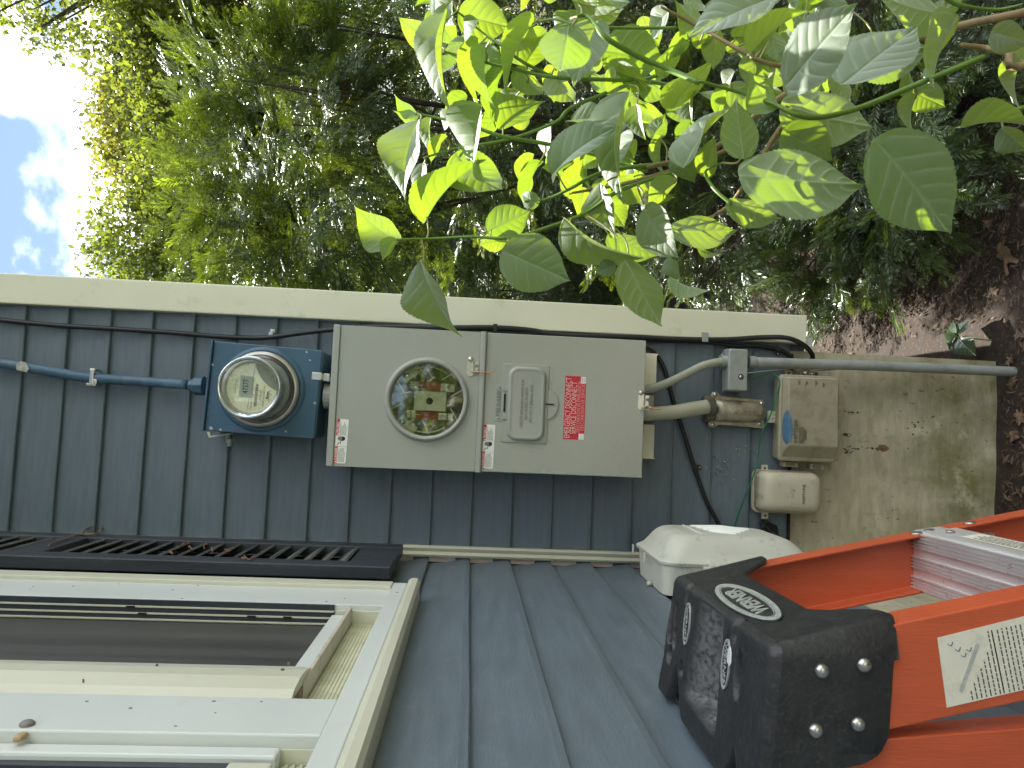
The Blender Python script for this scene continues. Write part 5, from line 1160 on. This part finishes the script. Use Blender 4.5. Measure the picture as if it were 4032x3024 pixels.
for fx, pts, r_, dep, mt in stems:
    W3 = []
    for k, (x, y) in enumerate(pts):
        px, py = fx(x, y); W3.append(Vector(atD(px, py, dep+.02*math.sin(k*1.7))))
    if mt is m_stemt and r_ > .0045 and W3[-1].x > .75 and W3[-1].z < 1.15:
        W3 += [W3[-1].lerp(hroot, .5)+Vector((.05, 0, -.02)), hroot+Vector((random.uniform(-.06, .06), random.uniform(-.05, .05), 0))]
    b = MB(); rs = [r_*(.55+.45*min(1, k/max(1, len(pts)-1)*1.6)) for k in range(len(W3))]
    b.tube([tuple(p) for p in W3], rs, 7); b.build('stem', mt, hyd, smooth=True)
    Q, _ = spline(W3, r_, 8); SP += Q
SP = np.array([tuple(p) for p in SP]); SPd = SP-CAM
SPpx = np.array([(2016-FPX*(d@CU)/(d@CF), 1512-FPX*(d@CR)/(d@CF)) for d in SPd])
hq = random.Random(21)
sunv = Vector(SUN); camv = Vector(CAM)
def hleaf(fx, bx, by, tx, ty, w_, kind, dep, var):
    bp, tp = fx(bx, by), fx(tx, ty); lpx = math.hypot(tp[0]-bp[0], tp[1]-bp[1]); L0 = lpx*dep/FPX; wm = 1.06*(w_/1.185)*dep/FPX
    best = None
    for dl in np.linspace(-.8, .8, 17):
        B = Vector(atD(*bp, dep)); T = Vector(atD(*tp, max(.35, dep+dl*L0))); ax = T-B; Ln = ax.length; axn = ax/Ln
        vw = (camv-(B+T)/2).normalized(); nv = (vw-axn*vw.dot(axn)).normalized(); sdv = axn.cross(nv)
        ratio = .80; c = wm/(ratio*Ln)
        if c >= 1: c = 1; ratio = min(1.1, wm/Ln)
        c = max(.10, c); s_ = math.sqrt(1-c*c)
        for sg in (1, -1):
            N = nv*c+sdv*sg*s_; q = N.dot(sunv)
            cost = (abs(q-.55) if kind == 'p' else abs(q+.6) if kind == 'b' else .35*abs(q+.25))+.28*abs(dl)
            if best is None or cost < best[0]: best = (cost, B, T, N, ratio, q)
    _, B, T, N, ratio, q = best
    up = N if (kind == 'p' or (kind != 'b' and N.z > 0)) else -N
    ax = T-B; Ln = ax.length; y = ax/Ln; z = (up-y*up.dot(y)).normalized(); x = y.cross(z)
    o = bpy.data.objects.new('leaf', HM[var]); col.objects.link(o); o.parent = hyd
    mtx = Matrix(((x.x, y.x, z.x, 0), (x.y, y.y, z.y, 0), (x.z, y.z, z.z, 0), (0, 0, 0, 1)))
    o.rotation_euler = mtx.to_euler(); o.location = B-hroot; o.scale = (Ln*ratio/.80, Ln, Ln)
    # stalk to the nearest point of a stem
    d2 = np.hypot(SPpx[:, 0]-bp[0], SPpx[:, 1]-bp[1])+300*np.abs(SPd@CF-dep); k = int(np.argmin(d2)); E = Vector(SP[k])
    if (E-B).length < .12 and (E-B).length > .003:
        md = (B+E)/2-y*(.12*(E-B).length)+Vector((0, 0, -.10*(E-B).length)); b = MB(); b.tube([tuple(B+y*.004*0), tuple(md), tuple(E)], [.0013, .0012, .0016], 6); b.build('petiole', m_petiole, hyd, smooth=True)
for t in LA: hleaf(Ax, *t)
for t in LBv: hleaf(Bx, *t)
fq = random.Random(33); nf = 0   # more leaves deeper inside the bush
while nf < 120:
    x, y = fq.uniform(470, 2500), fq.uniform(-60, 1130)
    lim = 300+ (x-470)*1.0 if x < 1000 else (900 if x < 1750 else 560-(x-1750)*.35)
    if x < 620 and y > 560: continue
    if y > lim: continue
    ln = fq.uniform(95, 190); an = fq.gauss(math.pi*.5, 1.0); 
    hleaf(Ax, x, y, x+ln*math.cos(an), y+ln*math.sin(an), ln*fq.uniform(.38, .72), fq.choice('bbbpd'), fq.uniform(1.08, 1.32) if x < 1600 else fq.uniform(.92, 1.15), fq.randrange(6)); nf += 1

# ================================================================== YEWS
nr = np.random.default_rng(5)
def sprig(n=12, seed=0):
    q = np.random.default_rng(seed); V = []; F = []
    for k in range(n):
        t = .04+.94*k/n; ln = .27*math.sin(math.pi*(.22+.62*(k/n)))*q.uniform(.9, 1.1)
        for s in (1, -1):
            an = math.radians(62-22*k/n+q.uniform(-7, 7)); dx, dy = math.sin(an)*s, math.cos(an); w_ = .022; dz = q.uniform(-.05, .10)
            px, py = -dy*w_*s, dx*w_*s
            i = len(V)
            tw = q.uniform(-.018, .018)
            V += [(0, t-.006, 0), (dx*ln*.55-px, t+dy*ln*.55-py, dz*ln*.8-tw), (dx*ln, t+dy*ln, dz*ln*.6), (dx*ln*.55+px, t+dy*ln*.55+py, dz*ln*.8+tw)]; F.append((i, i+1, i+2, i+3))
    i = len(V); V += [(-.008, 0, 0), (.008, 0, 0), (.004, 1, 0), (-.004, 1, 0)]; F.append((i, i+1, i+2, i+3))
    return np.array(V), np.array(F)
SPR = [sprig(13, 1), sprig(11, 2), sprig(14, 3)]
def spray_tpl(seed):
    q = np.random.default_rng(seed); V = []; F = []; T = []; n0 = 0
    items = [(0, .62, 0)]+[((.12+.13*k), .0, (1 if k % 2 else -1)*q.uniform(38, 56)) for k in range(6)]
    for k, (y0, _, ang) in enumerate(items):
        v, f = SPR[k % 3]; L_ = (.42 if k else 1.0)*(1-.35*(k/7 if k else 0)) if k else .95
        if k: L_ = .46*(1-.07*k)
        a = math.radians(ang); ca, sa_ = math.cos(a), math.sin(a); q2 = q.uniform(-.25, .25)
        x = v[:, 0]*(.5 if not k else .5/ .46*.46)*.9; y = v[:, 1]*L_; z = v[:, 2]*.5+(y*q2*.6)
        X = x*ca+y*sa_; Y = -x*sa_+y*ca+y0
        Z = z-.10*(Y**2)
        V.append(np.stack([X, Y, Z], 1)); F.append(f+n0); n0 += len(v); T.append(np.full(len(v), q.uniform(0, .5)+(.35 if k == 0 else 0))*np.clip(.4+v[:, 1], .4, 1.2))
    return np.concatenate(V), np.concatenate(F), np.concatenate(T)
TPL = [spray_tpl(s) for s in range(5)]
def unit(a): return a/np.maximum(1e-9, np.linalg.norm(a, axis=-1, keepdims=True))
def sprays(pos, dirs, size, tint):
    VV = []; FF = []; TT = []; n0 = 0
    up = unit(np.array([0, 0, 1])+nr.normal(0, .45, pos.shape)); y = unit(dirs); x = unit(np.cross(y, up)); z = np.cross(x, y)
    which = nr.integers(0, len(TPL), len(pos))
    for k in range(len(TPL)):
        m_ = which == k
        if not m_.any(): continue
        v, f, t = TPL[k]; S = m_.sum()
        P = pos[m_][:, None, :]+size[m_][:, None, None]*(v[None, :, 0:1]*x[m_][:, None]+v[None, :, 1:2]*y[m_][:, None]+v[None, :, 2:3]*z[m_][:, None])
        VV.append(P.reshape(-1, 3)); FF.append((f[None]+(np.arange(S)*len(v))[:, None, None]+n0).reshape(-1, 4)); n0 += S*len(v)
        TT.append(np.clip(t[None]*tint[m_][:, None], 0, 1).ravel())
    return np.concatenate(VV), np.concatenate(FF), np.concatenate(TT)
def yew(label, c, rad, n, base, nlimb=7, size=(.19, .31), droop=-.15, group='yew shrubs behind the house corner', zmin=.03):
    t = thing('yew_shrub', label, 'shrub', base, group); c = np.array(c); rad = np.array(rad); bq = np.array(base)
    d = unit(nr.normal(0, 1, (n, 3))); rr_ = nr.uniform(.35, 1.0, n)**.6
    lump = 1+.16*np.sin(d[:, 0]*7+c[0])*np.sin(d[:, 2]*6)+.12*np.sin(d[:, 1]*9+d[:, 2]*5)
    pos = c+d*rad*rr_[:, None]*lump[:, None]; pos[:, 2] = np.maximum(pos[:, 2], zmin+nr.uniform(0, .15, n))
    keep = (pos[:, 0] > .76+.05) | (pos[:, 1] > 5.1); pos = pos[keep]; d = d[keep]; rr_ = rr_[keep]
    dirs = d+nr.normal(0, .45, pos.shape)+np.array([0, 0, droop])
    tint = np.clip(.25+.75*rr_**3*nr.uniform(.2, 1.3, len(rr_)), 0, 1.3)  # inner sprays darkened for shade, outer ones paler for sun and new growth
    V, F, T = sprays(pos, dirs, nr.uniform(*size, len(pos)), tint)
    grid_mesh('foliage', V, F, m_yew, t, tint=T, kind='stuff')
    for k in range(nlimb):
        e = pos[nr.integers(0, len(pos))]; e = c+(e-c)*.85; mid = bq*.45+e*.55+nr.normal(0, .07, 3)*rad
        b = MB(); b.tube([tuple(bq+nr.normal(0, .04, 3)*np.array([1, 1, 0])), tuple(bq*.75+mid*.25+nr.normal(0, .03, 3)), tuple(mid), tuple(e)], [.030*rad[2]**.7, .024*rad[2]**.7, .014*rad[2]**.7, .004], 7); b.build('limb', m_bark, t, smooth=True)
        for s in range(3):
            e2 = e+nr.normal(0, .30, 3)*rad*.6; b = MB(); b.tube([tuple(mid+(e-mid)*nr.uniform(.1, .6)), tuple((mid+e2)/2+nr.normal(0, .03, 3)), tuple(e2)], [.008, .006, .0025], 5); b.build('twig', m_bark, t, smooth=True)
    return t
yew('tall dark yew with feathery branches at the right behind hydrangea bush', (2.55, 1.75, 1.25), (1.15, .85, 1.25), 1750, (2.5, 1.8, -.02), 9)
yew('tall sunlit yew whose sprays rise beside the cream corner trim', (1.85, 3.6, 1.10), (1.05, .95, 1.25), 1350, (1.9, 3.6, 0), 8)
yew('low spreading yew with glossy needles near the ground behind house corner', (1.42, 1.15, .40), (.60, .50, .46), 520, (1.5, 1.2, -.02), 5, (.13, .22))
yew('low dark yew branches under the big hanging hydrangea leaf', (1.62, .25, .24), (.62, .55, .28), 480, (1.6, .45, -.02), 4, (.12, .20))
yew('loose upper yew branches reaching over the sunny strip of mulch', (1.50, 1.45, 2.22), (.72, .40, .52), 620, (1.9, 1.7, 0), 5, (.16, .26), .02)

yew('dark low yew fronds over the litter under the big hanging leaf', (1.20, .20, .13), (.36, .33, .17), 210, (1.35, .2, -.02), 4, (.13, .20))
yew('ground hugging yew tuft with bright green tips beside the house corner', (1.08, .62, .12), (.30, .34, .17), 170, (1.15, .7, -.02), 4, (.12, .19))
# ================================================================== BROADLEAF SHRUBS AND TREES
def leaves(pos, size, tint):
    n = len(pos); nrm = unit(nr.normal(0, 1, (n, 3))+np.array([0, 0, .8])); a = unit(np.cross(nrm, nr.normal(0, 1, (n, 3)))); b_ = np.cross(nrm, a)
    s = size[:, None]
    P = np.stack([pos-a*s*.5, pos+b_*s*.30+nrm*s*.10, pos+a*s*.5, pos-b_*s*.30+nrm*s*.10], 1)
    return P.reshape(-1, 3), (np.arange(n)[:, None]*4+np.arange(4)[None]), np.repeat(tint, 4)
def crown(cen, rad, nl, per, spread, ls):
    d = unit(nr.normal(0, 1, (nl, 3))); r_ = nr.uniform(.25, 1, nl)**.5; cl = np.array(cen)+d*np.array(rad)*r_[:, None]
    p = np.repeat(cl, per, 0)+np.clip(nr.normal(0, .8, (nl*per, 3)), -1.5, 1.5)*spread*nr.uniform(.5, 1.2, (nl, 1)).repeat(per, 0)*np.array([1, 1, .6])
    tn = np.clip(np.repeat(nr.uniform(0, .7, nl), per)+nr.uniform(-.2, .45, nl*per), 0, 1)
    return cl, leaves(p, nr.uniform(ls*.6, ls*1.25, nl*per), tn)
def tree(name, label, base, cen, rad, nl, per, spread, ls, mat, cat='tree', group=None, trunk=.12):
    t = thing(name, label, cat, base, group); cl, (V, F, T) = crown(cen, rad, nl, per, spread, ls)
    grid_mesh('crown', V, F, mat, t, tint=T, kind='stuff')
    bq = np.array(base); cq = np.array(cen); tp = cq+np.array([0, 0, -rad[2]*.1])
    b = MB(); b.tube([tuple(bq-np.array([0, 0, .1])), tuple(bq*.6+tp*.4+nr.normal(0, .08, 3)), tuple(tp)], [trunk*.8, trunk*.6, trunk*.25], 9); b.build('trunk', m_bark_d, t, smooth=True)
    for k in range(min(nl, 12)):
        e = cl[k]; s = bq+(tp-bq)*nr.uniform(.35, .95); md = (s+e)/2+nr.normal(0, .12, 3)*np.array(rad)*.3
        b = MB(); b.tube([tuple(s), tuple(md), tuple(e)], [trunk*.22, trunk*.14, trunk*.05], 6); b.build('limb', m_bark_d, t, smooth=True)
    return t
def far(px, py, d): return tuple(atD(px, py, d))
G3 = 'leafy trees on the skyline'
def tr(label, px, py, d, rad, nl, per, ls, mat, spread=.30, bx=0):
    c = far(px, py, d); return tree('leafy_tree', label, (c[0]+bx, c[1], 0), c, rad, nl, per, spread, ls, mat, 'tree', G3, .14)
tr('big dense green tree at the right of the skyline', 900, 120, 9.0, (1.7, 1.6, 1.85), 230, 190, .085, m_tree1)
tr('middle skyline tree with olive and yellowing leaves', 960, 560, 10.5, (1.85, 1.7, 2.0), 330, 190, .088, m_tree2)
tr('airy tree near the trim with sky showing between its branches', 1010, 960, 8.0, (1.05, 1.0, 1.85), 190, 180, .066, m_tree1, .25)
tr('short rounded tree between the airy tree and the olive one', 1150, 760, 9.5, (1.5, 1.3, 1.75), 240, 170, .080, m_tree1)
tr('overhanging tree branch at the top right corner of the sky', 120, -60, 6.5, (.55, .6, .55), 16, 120, .060, m_tree1, .17, 3.2)
G4 = 'broadleaf shrubs behind the yews'
for i, (x, y, z, rx, rz, lab) in enumerate(((1.75, 5.6, 1.0, .9, 1.15, 'sunny small leaved shrub behind yew beside the trim'), (3.1, 5.4, 1.3, 1.1, 1.4, 'taller small leaved shrub in the gap behind the yews'), (4.6, 4.6, 1.3, 1.2, 1.4, 'rounded broadleaf shrub at far right behind the yew'), (2.6, 8.0, 1.4, 1.6, 1.7, 'farthest leafy shrub under the skyline trees'), (2.5, 6.9, 2.3, .95, 1.5, 'slender leafy shrub rising between trim and the olive tree'), (5.6, 7.5, 1.6, 1.8, 1.9, 'wide leafy shrub at the far right under the trees'))):
    tree('broadleaf_shrub', lab, (x, y, 0), (x, y, z), (rx, .9, rz), 150, 170, .20, .050, m_shrubl, 'shrub', G4, .05)
# unseen trees added behind the camera to darken the reflected horizon
G5 = 'unseen trees added behind the camera'
for i, (x, y) in enumerate(((-5, -19), (0.5, -21), (5.5, -18))):
    tree('reflected_tree', ('left', 'middle', 'right')[i]+' unseen round tree added behind the camera', (x, y, 0), (x, y, 3.6), (3.0, 2.4, 3.0), 110, 60, .5, .30, m_tree1, 'tree', G5, .25)

# ================================================================== SMALL GROUND PLANT, LEAF LITTER, MULCH
gp = atZ(3790, 1335, .06)
sp_ = thing('ground_plant', 'small low plant with glossy toothed leaves in the shaded soil', 'plant', tuple(gp-np.array([0, 0, .08])))
m_gl = foliage('glossy_leaf', (.030, .060, .030), (.07, .11, .05), (.12, .2, .03), 2.6, .22, .25)
gme = HM[0].copy(); gme.materials.clear(); gme.materials.append(m_gl)
for px, py, qx, qy, wd in ((3765, 1318, 3720, 1290, 1), (3768, 1310, 3812, 1262, .9), (3770, 1330, 3725, 1382, 1), (3782, 1340, 3838, 1402, 1.1), (3760, 1335, 3770, 1392, .8), (3775, 1322, 3758, 1345, .8)):
    B = Vector(atZ(px, py, .07)); T = Vector(atZ(qx, qy, .055)); y = (T-B); Ln = y.length; y /= Ln; z = (Vector((random.uniform(-.3, .3), -.25, 1))-y*0).normalized(); x = y.cross(z).normalized(); z = x.cross(y)
    o = bpy.data.objects.new('leaf', gme); col.objects.link(o); o.parent = sp_
    o.rotation_euler = Matrix(((x.x, y.x, z.x), (x.y, y.y, z.y), (x.z, y.z, z.z))).to_euler(); o.location = B-origin(sp_); o.scale = (Ln*1.15*wd, Ln, Ln)
b = MB(); b.tube([tuple(gp-np.array([0, 0, .1])), tuple(atZ(3772, 1328, .065))], .002, 5, sm=False); b.build('stem', m_stemg, sp_)

def dry_leaf_mesh(seed):
    q = random.Random(seed); n = 34; pts = []
    for k in range(n):
        t = 2*math.pi*k/n; lobe = .62+.38*abs(math.cos(t*3.5+.3)); r_ = lobe*(1 if abs(t-math.pi) > .3 else .6); pts.append((r_*math.cos(t)*.62, r_*math.sin(t)*.40, .10*math.sin(t*3+seed)*r_+q.uniform(-.04, .04)))
    V = [(0, 0, .05)]+[(x*.5, y*.5, z*.4+.05) for x, y, z in pts]+pts; F = [(0, 1+k, 1+(k+1) % n) for k in range(n)]+[(1+k, 1+n+k, 1+n+(k+1) % n, 1+(k+1) % n) for k in range(n)]
    me = bpy.data.meshes.new('dry_leaf'); me.from_pydata(V, [], F); me.update(); return me
m_dry = M('dry_leaf_tan', (.17, .11, .07), .75, var=.35, vscale=50, bump=.4, bscale=120)
dms = [dry_leaf_mesh(s) for s in range(3)]
for d_ in dms: d_.materials.append(m_dry)
DL = ((3935, 1010, .12, 'largest curled tan leaf on the soil at the right of the picture'), (3965, 1715, .07, 'brown leaf at the foot of the foundation near the ladder'), (3990, 1640, .06, 'small crisp leaf beside the foundation foot'), (3500, 1020, .05, 'bright dry leaf lying among the low yew needles'), (3960, 1500, .05, 'dry leaf at the bottom of the grey conduit'), (3950, 1420, .05, 'folded leaf on dark soil right of the conduit foot'), (3330, 1400, .06, 'dry leaf beside the corner of the foundation'), (3680, 1010, .045, 'pale leaf scrap on the sunny mulch strip'), (3900, 1150, .05, 'tan leaf in the dark mulch under the big hanging hydrangea leaf'), (3840, 880, .05, 'dry leaf in the shadow of hydrangea'))
for k, (px, py, s, lab) in enumerate(DL):
    p = atZ(px, py, -.01); o = bpy.data.objects.new('dry_leaf', dms[k % 3]); col.objects.link(o); o.location = (p[0], p[1], gh(p[0], p[1])+.006); s *= .62 if k else .9; o.scale = (s, s, s); o.rotation_euler = (random.uniform(-.4, .4), random.uniform(-.4, .4), random.uniform(0, 6)); tag(o, lab, 'leaf', 'dry leaves on the soil')
# mulch and needle litter
def litter(n, x0, x1, y0, y1, l0, l1, wr_, mat, name, lift=.012):
    p = np.stack([nr.uniform(x0, x1, n), nr.uniform(y0, y1, n)], 1); p = p[~((p[:, 0] < XR+.02) & (p[:, 1] > -.02)) & (p[:, 0] > .02)]; n = len(p)
    z = np.array([gh(a, b_) for a, b_ in p])+nr.uniform(0, lift, n); pos = np.stack([p[:, 0], p[:, 1], z], 1)
    an = nr.uniform(0, 6.28, n); a = np.stack([np.cos(an), np.sin(an), nr.normal(0, .25, n)], 1); a = unit(a); nn = unit(np.array([0, 0, 1])+nr.normal(0, .5, (n, 3))); b_ = unit(np.cross(nn, a)); l = nr.uniform(l0, l1, n)[:, None]*.5; w_ = l*wr_
    c = np.cross(a, b_)
    P = np.stack([pos-a*l, pos+b_*w_+c*w_*.3, pos+a*l, pos-b_*w_+c*w_*.3], 1).reshape(-1, 3)
    o = grid_mesh(name, P, np.arange(n)[:, None]*4+np.arange(4)[None], mat, tint=np.repeat(nr.uniform(0, 1, n), 4)); tag(o, kind='stuff')
litter(26000, .03, 2.6, -.95, 2.6, .010, .034, .24, M('mulch_bits', (.115, .078, .050), .9, var=.65, vscale=60), 'mulch')
litter(16000, .03, 2.4, -.95, 2.2, .010, .026, .07, M('fallen_needles', (.18, .125, .085), .8, var=.5, vscale=70), 'fallen_needles', .016)
